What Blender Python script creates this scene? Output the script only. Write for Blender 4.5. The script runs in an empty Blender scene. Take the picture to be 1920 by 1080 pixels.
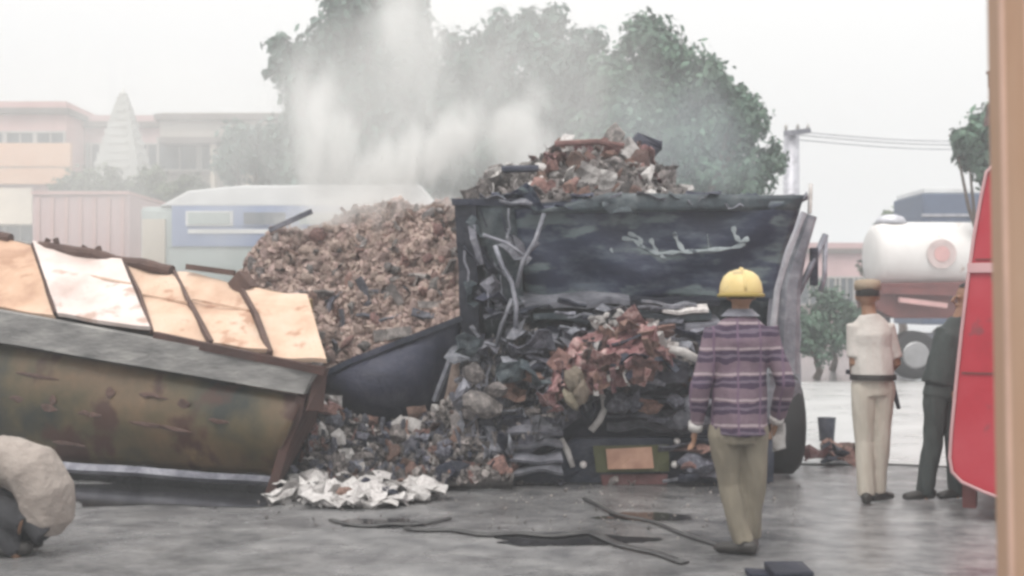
import bpy, bmesh, math, random
from mathutils import Vector, Matrix, noise
R = math.radians
random.seed(7)
sc = bpy.context.scene
COL = sc.collection

# ------------------------------------------------------------------ camera
FP, HY, CH = 2200.0, 570.0, 1.55          # focal length in photo pixels, horizon row, eye height
cam_d = bpy.data.cameras.new('camera'); cam = bpy.data.objects.new('camera', cam_d); COL.objects.link(cam)
cam.location = (0, 0, CH); cam.rotation_euler = (R(90), 0, 0)
cam_d.sensor_width = 36; cam_d.lens = FP/1920*36; cam_d.shift_y = (HY-540)/1920
cam_d.clip_start = 0.1; cam_d.clip_end = 2000
cam_d.dof.use_dof = True; cam_d.dof.focus_distance = 9.3; cam_d.dof.aperture_fstop = 1.8
sc.camera = cam
# ------------------------------------------------------------------ sky, sun, exposure
SUN_EL, SUN_RO = R(58), R(200)
w = bpy.data.worlds.new("World"); sc.world = w; w.use_nodes = True
nt = w.node_tree; nt.nodes.clear()
out = nt.nodes.new('ShaderNodeOutputWorld'); bg = nt.nodes.new('ShaderNodeBackground')
sky = nt.nodes.new('ShaderNodeTexSky'); sky.sky_type = 'NISHITA'; sky.sun_disc = False
sky.sun_elevation = SUN_EL; sky.sun_rotation = SUN_RO; sky.dust_density = 4
mx = nt.nodes.new('ShaderNodeMix'); mx.data_type = 'RGBA'; mx.inputs[0].default_value = 0.93
# overcast cloud deck over the clear sky: as under any closed cloud the zenith is brighter than the horizon
tcw = nt.nodes.new('ShaderNodeTexCoord'); sxw = nt.nodes.new('ShaderNodeSeparateXYZ'); nt.links.new(tcw.outputs['Generated'], sxw.inputs[0])
crw = nt.nodes.new('ShaderNodeMapRange'); crw.inputs[1].default_value = 0; crw.inputs[2].default_value = 1; crw.inputs[3].default_value = 5.3; crw.inputs[4].default_value = 14
nt.links.new(sxw.outputs[2], crw.inputs[0]); tint = nt.nodes.new('ShaderNodeVectorMath'); tint.operation = 'SCALE'; tint.inputs[0].default_value = (1, .983, .958)
nt.links.new(crw.outputs[0], tint.inputs['Scale']); nt.links.new(tint.outputs[0], mx.inputs[7])
nt.links.new(sky.outputs[0], mx.inputs[6]); nt.links.new(mx.outputs[2], bg.inputs[0])
bg.inputs[1].default_value = 0.10; nt.links.new(bg.outputs[0], out.inputs[0])
sl = bpy.data.lights.new('sun', 'SUN'); sl.energy = 1.1; sl.angle = R(25); sl.color = (1, .96, .9)
so = bpy.data.objects.new('sun', sl); COL.objects.link(so); so.location = (-5, -10, 20)
so.rotation_euler = (R(90)-SUN_EL, 0, R(-20))
vs = sc.view_settings; vs.view_transform = 'Standard'; vs.look = 'None'; vs.gamma = 1; vs.exposure = 0.55
vs.use_curve_mapping = False
sc.render.engine = 'CYCLES'
cy = sc.cycles
cy.max_bounces = 7; cy.diffuse_bounces = 3; cy.glossy_bounces = 3; cy.transparent_max_bounces = 8
cy.volume_bounces = 3; cy.volume_max_steps = 128; cy.volume_step_rate = 1.0
cy.use_denoising = True
cy.pixel_filter_type = 'GAUSSIAN'; cy.filter_width = 3.4

# ------------------------------------------------------------------ helpers
def P(px, py, Y):
    return Vector(((px-960)*Y/FP, Y, CH+(HY-py)*Y/FP))
def tag(o, label=None, cat=None, group=None, kind=None):
    if label: o['label'] = label
    if cat: o['category'] = cat
    if group: o['group'] = group
    if kind: o['kind'] = kind
    return o
def empty(name, loc, label=None, cat=None, group=None, rz=0, kind=None):
    o = bpy.data.objects.new(name, None); COL.objects.link(o)
    o.location = loc; o.rotation_euler = (0, 0, rz); o.empty_display_size = .1
    return tag(o, label, cat, group, kind)
def link(name, me, mat=None, parent=None, world=True):
    """world=True: the mesh is given in world coordinates although its parent stands elsewhere"""
    o = bpy.data.objects.new(name, me); COL.objects.link(o)
    if mat and not me.materials: me.materials.append(mat)
    if parent:
        o.parent = parent
        if world:
            loc = parent.location; rz = parent.rotation_euler[2]
            o.matrix_parent_inverse = (Matrix.Translation(loc) @ Matrix.Rotation(rz, 4, 'Z')).inverted()
    return o
def copy_tree(o, parent=None):
    c = o.copy(); COL.objects.link(c)
    if parent: c.parent = parent
    for ch in [x for x in o.children]: copy_tree(ch, c)
    return c

class MB:
    def __init__(s): s.v = []; s.f = []
    def add(s, vs_, fs_):
        n = len(s.v); s.v += [Vector(v) for v in vs_]; s.f += [tuple(i+n for i in f) for f in fs_]; return s
    def box(s, c, d, rot=None):
        c = Vector(c); M = rot.to_matrix() if rot is not None else Matrix.Identity(3)
        vv = [c + M @ Vector((x*d[0]/2, y*d[1]/2, z*d[2]/2)) for x in (-1, 1) for y in (-1, 1) for z in (-1, 1)]
        return s.add(vv, [(0,1,3,2),(4,6,7,5),(0,4,5,1),(2,3,7,6),(0,2,6,4),(1,5,7,3)])
    def span(s, a, b):
        a, b = Vector(a), Vector(b); return s.box((a+b)/2, [abs(q) for q in (b-a)])
    def bar(s, p, q, wd, h=None, up=(0, 0, 1)):
        p, q = Vector(p), Vector(q); h = h or wd; d = (q-p); L = d.length; d.normalize()
        u = d.cross(Vector(up))
        if u.length < .05: u = d.cross(Vector((1, 0, 0)))
        u.normalize(); v = u.cross(d)
        vv = [p + d*L*a + u*wd/2*b + v*h/2*c for a in (0, 1) for b in (-1, 1) for c in (-1, 1)]
        return s.add(vv, [(0,1,3,2),(4,6,7,5),(0,4,5,1),(2,3,7,6),(0,2,6,4),(1,5,7,3)])
    def tube(s, pts, rad, n=8, cap=True, up=(1, 0, 0)):
        pts = [Vector(p) for p in pts]; m = len(pts); vv = []; ff = []
        for i, p in enumerate(pts):
            d = (pts[min(i+1, m-1)] - pts[max(i-1, 0)]).normalized()
            u = Vector(up) - d*d.dot(Vector(up))
            if u.length < .15: u = Vector((0, 1, 0)) - d*d.y
            u.normalize(); v = d.cross(u)
            r = rad[i] if isinstance(rad, (list, tuple)) else rad
            rx, ry = r if isinstance(r, (list, tuple)) else (r, r)
            for k in range(n):
                a = 2*math.pi*k/n; vv.append(p + u*rx*math.cos(a) + v*ry*math.sin(a))
        for i in range(m-1):
            for k in range(n):
                ff.append((i*n+k, i*n+(k+1) % n, (i+1)*n+(k+1) % n, (i+1)*n+k))
        if cap: ff.append(tuple(range(n-1, -1, -1))); ff.append(tuple((m-1)*n+k for k in range(n)))
        return s.add(vv, ff)
    def ball(s, c, r, n=10, m=7):
        r = r if isinstance(r, (list, tuple)) else (r, r, r); vv = []; ff = []
        for i in range(1, m):
            t = math.pi*i/m
            for k in range(n):
                a = 2*math.pi*k/n; vv.append(Vector(c) + Vector((r[0]*math.sin(t)*math.cos(a), r[1]*math.sin(t)*math.sin(a), r[2]*math.cos(t))))
        for i in range(m-2):
            for k in range(n): ff.append((i*n+k, (i+1)*n+k, (i+1)*n+(k+1) % n, i*n+(k+1) % n))
        vv += [Vector(c)+Vector((0, 0, r[2])), Vector(c)-Vector((0, 0, r[2]))]; a = len(vv)-2
        for k in range(n): ff.append((a, k, (k+1) % n)); ff.append((a+1, (m-2)*n+(k+1) % n, (m-2)*n+k))
        return s.add(vv, ff)
    def slab(s, a, b, c, d, th, nu=1, nv=1, amp=0, fr=3, seed=0):
        """a-b bottom edge, d-c top edge; a thick sheet, dented by amp"""
        a, b, c, d = map(Vector, (a, b, c, d)); nrm = (b-a).cross(d-a).normalized()
        def pt(i, j, off):
            u, v = i/nu, j/nv; p = (a*(1-u)+b*u)*(1-v) + (d*(1-u)+c*u)*v
            k = amp*noise.noise(p*fr+Vector((seed, 0, 0))) if amp else 0
            return p + nrm*(off+k)
        vv = [pt(i, j, 0) for j in range(nv+1) for i in range(nu+1)] + [pt(i, j, -th) for j in range(nv+1) for i in range(nu+1)]
        N = (nu+1)*(nv+1); ix = lambda i, j, o=0: j*(nu+1)+i+o; ff = []
        for j in range(nv):
            for i in range(nu):
                ff.append((ix(i,j), ix(i+1,j), ix(i+1,j+1), ix(i,j+1)))
                ff.append((ix(i,j,N), ix(i,j+1,N), ix(i+1,j+1,N), ix(i+1,j,N)))
        for i in range(nu):
            ff.append((ix(i,0), ix(i,0,N), ix(i+1,0,N), ix(i+1,0))); ff.append((ix(i,nv), ix(i+1,nv), ix(i+1,nv,N), ix(i,nv,N)))
        for j in range(nv):
            ff.append((ix(0,j), ix(0,j+1), ix(0,j+1,N), ix(0,j,N))); ff.append((ix(nu,j), ix(nu,j,N), ix(nu,j+1,N), ix(nu,j+1)))
        return s.add(vv, ff)
    def prism(s, poly, y0, y1):
        """poly = [(x, z)] in a plane facing the y axis, extruded y0..y1"""
        n = len(poly); vv = [Vector((x, y0, z)) for x, z in poly] + [Vector((x, y1, z)) for x, z in poly]
        return s.add(vv, [tuple(range(n)), tuple(range(2*n-1, n-1, -1))] + [(i, i+n, (i+1) % n+n, (i+1) % n) for i in range(n)])
    def jitter(s, amp, fr=4, seed=0):
        s.v = [v + Vector((noise.noise(v*fr+Vector((seed, 0, 0))), noise.noise(v*fr+Vector((0, seed+9, 0))), noise.noise(v*fr+Vector((3, 0, seed)))))*amp for v in s.v]; return s
    def mesh(s, name='mesh', smooth=False, bevel=0):
        me = bpy.data.meshes.new(name); me.from_pydata([tuple(v) for v in s.v], [], s.f); me.update()
        bm = bmesh.new(); bm.from_mesh(me)
        if bevel: bmesh.ops.bevel(bm, geom=bm.edges[:], offset=bevel, segments=2, affect='EDGES', profile=.6)
        bmesh.ops.recalc_face_normals(bm, faces=bm.faces[:]); bm.to_mesh(me); bm.free()
        if smooth:
            for p in me.polygons: p.use_smooth = True
        return me
    def build(s, name, mat=None, parent=None, smooth=False, bevel=0, world=True):
        return link(name, s.mesh(name, smooth, bevel), mat, parent, world)

MATS = {}
def mat(name, cols, rough=.8, scale=4, metal=0, bump=.3, bscale=None, vary=0, stretch=(1, 1, 1), spots=None, spec=.5, detail=6, contrast=.28):
    """cols: one or several colours blended by noise; vary: per-object / per-island lightness change; spots=(colour, scale, threshold)"""
    m = bpy.data.materials.new(name); m.use_nodes = True; n = m.node_tree; N = n.nodes.new; L = n.links.new
    b = n.nodes['Principled BSDF']; b.inputs['Metallic'].default_value = metal; b.inputs['Specular IOR Level'].default_value = spec
    tc = N('ShaderNodeTexCoord'); mp = N('ShaderNodeMapping'); mp.inputs['Scale'].default_value = stretch; L(tc.outputs['Object'], mp.inputs[0])
    no = N('ShaderNodeTexNoise'); no.inputs['Scale'].default_value = scale; no.inputs['Detail'].default_value = detail; no.inputs['Roughness'].default_value = .6
    L(mp.outputs[0], no.inputs[0])
    if isinstance(cols[0], (int, float)): c = cols; cols = [tuple(x*.8 for x in c), tuple(min(1, x*1.15) for x in c)]
    cr = N('ShaderNodeValToRGB'); L(no.outputs[0], cr.inputs[0]); e = cr.color_ramp.elements
    lo, hi = .5-contrast/1.0, .5+contrast/1.0
    while len(e) < len(cols): e.new(.5)
    for i, c in enumerate(cols): e[i].position = lo+(hi-lo)*i/max(1, len(cols)-1); e[i].color = (*c, 1)
    col = cr.outputs[0]
    if spots:
        n2 = N('ShaderNodeTexNoise'); n2.inputs['Scale'].default_value = spots[1]; n2.inputs['Detail'].default_value = 5; L(mp.outputs[0], n2.inputs[0])
        rr = N('ShaderNodeValToRGB'); rr.color_ramp.elements[0].position = spots[2]; rr.color_ramp.elements[1].position = min(1, spots[2]+.07)
        L(n2.outputs[0], rr.inputs[0]); q = N('ShaderNodeMix'); q.data_type = 'RGBA'; L(rr.outputs[0], q.inputs[0]); L(col, q.inputs[6]); q.inputs[7].default_value = (*spots[0], 1); col = q.outputs[2]
    if vary:
        oi = N('ShaderNodeObjectInfo'); ge = N('ShaderNodeNewGeometry'); ad = N('ShaderNodeMath'); ad.operation = 'ADD'; L(oi.outputs['Random'], ad.inputs[0]); L(ge.outputs['Random Per Island'], ad.inputs[1])
        fr = N('ShaderNodeMath'); fr.operation = 'FRACT'; L(ad.outputs[0], fr.inputs[0])
        mr = N('ShaderNodeMapRange'); mr.inputs[3].default_value = 1-vary; mr.inputs[4].default_value = 1+vary; L(fr.outputs[0], mr.inputs[0])
        h = N('ShaderNodeHueSaturation'); L(mr.outputs[0], h.inputs['Value']); L(col, h.inputs['Color']); col = h.outputs[0]
        m2 = N('ShaderNodeMapRange'); m2.inputs[3].default_value = .485; m2.inputs[4].default_value = .515
        f2 = N('ShaderNodeMath'); f2.operation = 'MULTIPLY'; f2.inputs[1].default_value = 7.3; L(fr.outputs[0], f2.inputs[0]); f3 = N('ShaderNodeMath'); f3.operation = 'FRACT'; L(f2.outputs[0], f3.inputs[0])
        L(f3.outputs[0], m2.inputs[0]); L(m2.outputs[0], h.inputs['Hue'])
    L(col, b.inputs['Base Color'])
    rm = N('ShaderNodeMapRange'); rm.inputs[3].default_value = max(.05, rough-.15); rm.inputs[4].default_value = min(1, rough+.15); L(no.outputs[0], rm.inputs[0]); L(rm.outputs[0], b.inputs['Roughness'])
    if bump:
        nb = N('ShaderNodeTexNoise'); nb.inputs['Scale'].default_value = bscale or scale*5; nb.inputs['Detail'].default_value = 5; L(mp.outputs[0], nb.inputs[0])
        bu = N('ShaderNodeBump'); bu.inputs['Strength'].default_value = bump; bu.inputs['Distance'].default_value = .02; L(nb.outputs[0], bu.inputs['Height']); L(bu.outputs[0], b.inputs['Normal'])
    MATS[name] = m; return m

M_char   = mat('charred_steel', [(.010,.011,.020), (.022,.026,.045), (.065,.067,.085)], .6, 5, .2, .5, vary=.4)
M_navy   = mat('scorched_navy_paint', [(.008,.012,.034), (.024,.032,.066), (.11,.135,.17)], .5, 2.4, 0, .4, stretch=(1, 1, 2.6), contrast=.2, spots=((.13,.165,.175), 2.0, .57))
M_teal   = mat('scorched_teal_paint', [(.02,.024,.034), (.05,.07,.082), (.16,.18,.19)], .55, 4.2, 0, .6, contrast=.22)
M_greym  = mat('burnt_grey_metal', [(.07,.072,.09), (.21,.215,.25), (.40,.40,.44)], .55, 6, .3, .5, vary=.35)
M_pale   = mat('bare_pale_metal', [(.30,.30,.33), (.5,.5,.55), (.65,.65,.68)], .45, 8, .3, .3, vary=.2)
M_ash    = mat('pale_ash_and_board', [(.30,.28,.27), (.5,.48,.47), (.72,.70,.69)], .9, 9, 0, .6, vary=.3)
M_white  = mat('white_ash_sheet', [(.30,.285,.28), (.52,.50,.49), (.70,.685,.68)], .9, 9, 0, .5, vary=.15)
M_husk   = mat('brown_husk', [(.18,.125,.11), (.35,.262,.232), (.53,.42,.375)], .95, 7, 0, .8, vary=.24)
M_rust   = mat('rust_brown_debris', [(.06,.035,.03), (.17,.10,.085), (.33,.20,.17)], .9, 6, 0, .7, vary=.5)
M_mixd   = mat('grey_brown_debris', [(.035,.035,.04), (.15,.135,.13), (.40,.36,.345)], .85, 5, 0, .7, vary=.6)
M_pink   = mat('faded_red_sheet', [(.05,.02,.025), (.24,.11,.115), (.36,.22,.21), (.55,.42,.40)], .8, 8, 0, .7, vary=.35, contrast=.2)
M_dkgrey = mat('dark_debris', [(.012,.013,.022), (.07,.072,.092), (.24,.24,.275)], .7, 6, 0, .6, vary=.5)

# ------------------------------------------------------------------ setting: ground
def ground():
    n = 60; vv = []; ff = []
    xs = [-200, -90, -40, -20] + [-12+24*i/40 for i in range(41)] + [20, 40, 90, 200]
    ys = [-6, 0, 3] + [5+15*i/44 for i in range(45)] + [24, 30, 40, 60, 90, 140, 390]
    for y in ys:
        for x in xs:
            z = .012*noise.noise(Vector((x*.5, y*.5, 0))) - .004 if abs(x) < 13 and 4 < y < 21 else -.004
            vv.append((x, y, z))
    W = len(xs)
    for j in range(len(ys)-1):
        for i in range(W-1): ff.append((j*W+i, j*W+i+1, (j+1)*W+i+1, (j+1)*W+i))
    m = bpy.data.materials.new('wet_asphalt'); m.use_nodes = True; t = m.node_tree; N = t.nodes.new; L = t.links.new
    b = t.nodes['Principled BSDF']; tc = N('ShaderNodeTexCoord')
    mp = N('ShaderNodeMapping'); mp.inputs['Scale'].default_value = (1, 1.15, 1); mp.inputs['Rotation'].default_value = (0, 0, R(12)); L(tc.outputs['Object'], mp.inputs[0])
    wet = N('ShaderNodeTexNoise'); wet.inputs['Scale'].default_value = .55; wet.inputs['Detail'].default_value = 7; wet.inputs['Roughness'].default_value = .62; L(mp.outputs[0], wet.inputs[0])
    # wetter towards the right of the road where the water has run
    sx = N('ShaderNodeSeparateXYZ'); L(tc.outputs['Object'], sx.inputs[0]); mr = N('ShaderNodeMapRange'); mr.inputs[1].default_value = .5; mr.inputs[2].default_value = 4; mr.inputs[3].default_value = 0; mr.inputs[4].default_value = .3; L(sx.outputs[0], mr.inputs[0])
    ad = N('ShaderNodeMath'); L(wet.outputs[0], ad.inputs[0]); L(mr.outputs[0], ad.inputs[1])
    rr = N('ShaderNodeValToRGB'); rr.color_ramp.elements[0].position = .40; rr.color_ramp.elements[1].position = .62; L(ad.outputs[0], rr.inputs[0])
    fine = N('ShaderNodeTexNoise'); fine.inputs['Scale'].default_value = 60; fine.inputs['Detail'].default_value = 4; L(tc.outputs['Object'], fine.inputs[0])
    mid = N('ShaderNodeTexNoise'); mid.inputs['Scale'].default_value = 2.6; mid.inputs['Detail'].default_value = 8; mid.inputs['Roughness'].default_value = .7; L(mp.outputs[0], mid.inputs[0])
    c = N('ShaderNodeValToRGB'); L(mid.outputs[0], c.inputs[0]); e = c.color_ramp.elements; e[0].position = .33; e[0].color = (.10,.10,.107,1); e[1].position = .68; e[1].color = (.34,.335,.335,1)
    dk = N('ShaderNodeMix'); dk.data_type = 'RGBA'; dk.blend_type = 'MULTIPLY'; dk.inputs[0].default_value = 1; L(c.outputs[0], dk.inputs[6])
    pr = N('ShaderNodeMapRange'); pr.inputs[1].default_value = 1.6; pr.inputs[2].default_value = 3.2; pr.inputs[3].default_value = .9; pr.inputs[4].default_value = 1.75; L(sx.outputs[0], pr.inputs[0])  # base colour brightened to the right, painting in the sky's sheen
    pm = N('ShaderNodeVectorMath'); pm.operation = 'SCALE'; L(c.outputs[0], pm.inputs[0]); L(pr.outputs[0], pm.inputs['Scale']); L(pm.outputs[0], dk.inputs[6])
    wr = N('ShaderNodeMapRange'); wr.inputs[3].default_value = 1; wr.inputs[4].default_value = .72; L(rr.outputs[0], wr.inputs[0]); L(wr.outputs[0], dk.inputs[7])
    L(dk.outputs[2], b.inputs['Base Color'])
    ro = N('ShaderNodeMapRange'); ro.inputs[3].default_value = .33; ro.inputs[4].default_value = .10; L(rr.outputs[0], ro.inputs[0]); L(ro.outputs[0], b.inputs['Roughness'])
    bs = N('ShaderNodeMapRange'); bs.inputs[3].default_value = .5; bs.inputs[4].default_value = .06; L(rr.outputs[0], bs.inputs[0])
    bu = N('ShaderNodeBump'); bu.inputs['Distance'].default_value = .02; L(bs.outputs[0], bu.inputs['Strength']); L(fine.outputs[0], bu.inputs['Height'])
    b2 = N('ShaderNodeBump'); b2.inputs['Distance'].default_value = .05; b2.inputs['Strength'].default_value = .35; L(mid.outputs[0], b2.inputs['Height']); L(bu.outputs[0], b2.inputs['Normal']); L(b2.outputs[0], b.inputs['Normal'])
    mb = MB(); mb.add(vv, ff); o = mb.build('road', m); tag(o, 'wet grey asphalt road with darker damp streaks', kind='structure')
ground()
def road_z(x, y): return .012*noise.noise(Vector((x*.5, y*.5, 0))) - .004
M_wetshade = mat('dark_water_and_shade', (.02, .02, .022), .06, 1.2, 0, .04, bscale=2, spec=.6); M_wetshade.node_tree.nodes['Principled BSDF'].inputs['Roughness'].default_value = .2  # serves the damp streaks and the painted shade by the lorry body
def damp_or_shade_patch(px0, px1, py0, py1, seed, label, n=44):
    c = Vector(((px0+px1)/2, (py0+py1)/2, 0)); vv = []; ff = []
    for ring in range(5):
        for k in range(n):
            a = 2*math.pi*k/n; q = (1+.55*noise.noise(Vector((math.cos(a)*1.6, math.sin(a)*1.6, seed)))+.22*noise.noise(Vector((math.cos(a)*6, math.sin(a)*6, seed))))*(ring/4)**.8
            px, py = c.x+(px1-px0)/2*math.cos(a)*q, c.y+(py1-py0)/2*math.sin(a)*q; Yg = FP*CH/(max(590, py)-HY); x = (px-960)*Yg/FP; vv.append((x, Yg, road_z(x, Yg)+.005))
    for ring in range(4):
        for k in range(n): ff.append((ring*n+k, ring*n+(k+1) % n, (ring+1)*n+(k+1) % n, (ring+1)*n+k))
    mb = MB(); mb.add(vv, ff); tag(mb.build('damp_or_shade_patch', M_wetshade), label, kind='structure')
damp_or_shade_patch(60, 560, 893, 952, 1.3, 'flat black wet sheet painting the shade along the foot of the overturned lorry body')  # dark sheet laid on the road to deepen the shade below the body
damp_or_shade_patch(620, 800, 972, 990, 3.3, 'narrow dark damp streak below the pale litter')
damp_or_shade_patch(900, 1230, 1000, 1022, 5.1, 'long dark damp streak beside the middle hose')
damp_or_shade_patch(1120, 1300, 962, 976, 6.4, 'thin damp streak left of the helmeted man')

# ------------------------------------------------------------------ haze
def vol_mat(name, dens, color, aniso=.1):
    m = bpy.data.materials.new(name); m.use_nodes = True; t = m.node_tree; t.nodes.clear()
    o = t.nodes.new('ShaderNodeOutputMaterial'); v = t.nodes.new('ShaderNodeVolumePrincipled')
    v.inputs['Color'].default_value = (*color, 1); v.inputs['Density'].default_value = dens; v.inputs['Anisotropy'].default_value = aniso
    t.links.new(v.outputs[0], o.inputs['Volume']); return m, v
hm, _ = vol_mat('haze_air', .006, (.94, .97, 1.0), .2)
mb = MB(); mb.span((-215, -8, -1.2), (215, 400, 12.5)); tag(mb.build('haze', hm), 'pale smoky air hanging over the whole road', kind='stuff')

# ------------------------------------------------------------------ far buildings
M_pinkw = mat('pink_plaster', (.58, .36, .34), .9, .6, 0, .1); M_rose = mat('rose_plaster', (.55, .38, .38), .9, .7, 0, .1)
M_peach = mat('peach_signboard', [(.70,.38,.22), (.78,.52,.36)], .8, .5, 0, .05); M_cream = mat('cream_plaster', (.62, .55, .46), .9, .8, 0, .1)
M_beige = mat('beige_plaster', (.46, .42, .38), .9, .8, 0, .1); M_slabd = mat('dark_slab_edge', (.17, .14, .13), .9, 1, 0, .1)
M_stonep = mat('pale_temple_stone', (.52, .52, .50), .9, 1.5, 0, .2); M_glass = mat('dark_window_glass', (.05, .06, .07), .25, 1, 0, 0)
M_frame = mat('window_frame_paint', (.4, .38, .36), .8, 3, 0, 0)

def building(name, px0, px1, pytop, Y, depth, wall, label, floors, cols, band=M_slabd, parapet=.5, win=(1.0, 1.2)):
    a = P(px0, pytop, Y); b = P(px1, pytop, Y); H = a.z
    root = empty(name, ((a.x+b.x)/2, Y+depth/2, 0), label, 'building', 'hazy buildings behind the road')
    mb = MB(); mb.span((a.x, Y, 0), (b.x, Y+depth, H-parapet)); mb.build('wall', wall, root)
    mb = MB(); mb.span((a.x-.15, Y-.25, H-parapet+.003), (b.x+.15, Y+depth+.1, H-parapet+.22)); r = mb.build('roof', band, root)
    mb = MB(); t = .15
    mb.span((a.x, Y-.02, H-parapet+.223), (b.x, Y+t, H)); mb.span((a.x, Y+depth-t, H-parapet+.223), (b.x, Y+depth, H))
    mb.span((a.x, Y+t+.003, H-parapet+.223), (a.x+t, Y+depth-t-.003, H)); mb.span((b.x-t, Y+t+.003, H-parapet+.223), (b.x, Y+depth-t-.003, H)); mb.build('parapet', wall, r)
    fh = (H-parapet)/floors; wp = None
    for i in range(floors):
        for j in range(cols):
            cx = a.x + (b.x-a.x)*(j+.5)/cols; cz = fh*(i+.55)
            ww, wh = win
            f = MB()
            for s in (-1, 1): f.box((s*(ww/2+.04), 0, 0), (.08, .14, wh+.16)); f.box((0, 0, s*(wh/2+.04)), (ww-.004, .12, .08))
            f.box((0, .01, 0), (.05, .08, wh-.004))
            if wp is None:
                fm = f.mesh('window'); g = MB(); g.box((0, .03, 0), (ww, .05, wh)); gm = g.mesh('pane'); wp = 1
                fm.materials.append(M_frame); gm.materials.append(M_glass)
                s_ = MB(); s_.box((0, -.12, -wh/2-.14), (ww+.4, .3, .08)); sm = s_.mesh('sill'); sm.materials.append(band)
            o = link('window', fm, None, root); o.location = (cx, Y-.03, cz)
            g = link('pane', gm, None, o, False); s2 = link('sill', sm, None, o, False)
    return root, a, b, H
b1, a, b, H = building('shop_building', -160, 124, 190, 45, 9, M_pinkw, 'tall pink building with peach signboard at the left edge', 3, 5)
mb = MB(); mb.slab(P(-140, 345, 44.7), P(132, 345, 44.7), P(132, 268, 44.7), P(-140, 268, 44.7), .2); mb.build('signboard', M_peach, b1)
mb = MB(); mb.slab(P(-140, 420, 44.1), P(60, 420, 44.1), P(60, 352, 44.8), P(-140, 352, 44.8), .12); mb.build('awning', M_cream, b1)
building('house', 124.5, 299, 216, 47, 9, M_rose, 'rose pink house behind the pale temple spire', 3, 4)
b3, a, b, H = building('office_building', 300, 600, 211, 43, 10, M_beige, 'beige building with dark flat roof slab behind the bus', 3, 4, parapet=.3, win=(1.5, 1.1))
mb = MB()
for q in (402, 470, 540): mb.span(P(q-8, 600, 42.4), P(q+6, 268, 42.8))
mb.build('pillar', M_cream, b3)
mb = MB(); mb.span(P(300, 268, 42.2), P(590, 262, 42.95)); mb.build('ledge', M_slabd, b3)

# temple spire
def temple():
    Y = 38; c = P(212, 330, Y); s = FP/Y
    root = empty('temple_spire', (c.x, Y+1, 0), 'pale grey tapering temple spire between the pink and beige buildings', 'temple')
    mb = MB(); mb.span((c.x-1.5, Y-.5, 0), (c.x+1.5, Y+2.5, c.z-.3)); mb.build('hall', M_stonep, root)
    zt = P(212, 172, Y).z; n = 11; z0 = c.z-.297
    for i in range(n):
        t = i/n; wdt = 1.55*(1-t)**.85*(1 if i else 1)+.12; h = (zt-z0)/n
        mb = MB(); mb.box((c.x, Y+1, z0+h*(i+.5)), (wdt, wdt, h-.01)); mb.box((c.x, Y+1, z0+h*(i+.5)-h*.25), (wdt+.14, wdt*.6, h*.4)); mb.box((c.x, Y+1, z0+h*(i+.5)-h*.25), (wdt*.6, wdt+.14, h*.38)); mb.build('tier', M_stonep, root)
    mb = MB(); mb.tube([(c.x, Y+1, zt-.05), (c.x, Y+1, zt+.1), (c.x, Y+1, zt+.16), (c.x, Y+1, zt+.34)], [.12, .16, .06, .01], 8); mb.build('finial', M_stonep, root, True)
temple()

building('low_house', 1500, 1640, 455, 55, 8, M_rose, 'low pale red house beyond the bushes right of the burnt lorry', 1, 4, parapet=.5)
# pale tower with crossarm behind the lorry
def pole():
    Y = 30; c = P(1484, 300, Y); top = P(1484, 246, Y).z
    root = empty('utility_pole', (c.x, Y, 0), 'pale concrete utility pole with a crossarm right of the big tree', 'utility pole')
    mb = MB(); mb.tube([(c.x, Y, 0), (c.x, Y, top)], [.24, .2], 10); mb.build('pole', M_pale, root, True)
    mb = MB(); mb.bar((c.x-.25, Y-.25, top-.1), (c.x+.42, Y-.25, top-.02), .09, .12); arm = mb.build('crossarm', M_greym, root)
    for dx in (-.2, .1, .36):
        mb = MB(); mb.tube([(c.x+dx, Y-.25, top-.03), (c.x+dx, Y-.25, top+.07), (c.x+dx, Y-.25, top+.15)], [.03, .05, .02], 8); mb.build('insulator', M_ash, arm, True)
    for k, (y0, y1) in enumerate(((247, 236), (253, 244), (262, 252))):
        pts = []
        for i in range(17):
            t = i/16; p = P(1495, y0, Y).lerp(P(2100, y1, Y+6), t); p.z -= .35*math.sin(math.pi*t); pts.append(p)
        mb = MB(); mb.tube(pts, .012, 5)
        tag(mb.build('overhead_wire', M_greym), ['topmost', 'middle', 'lowest'][k]+' of the three thin overhead wires crossing the white sky', 'wire', 'overhead wires')
pole()

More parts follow.
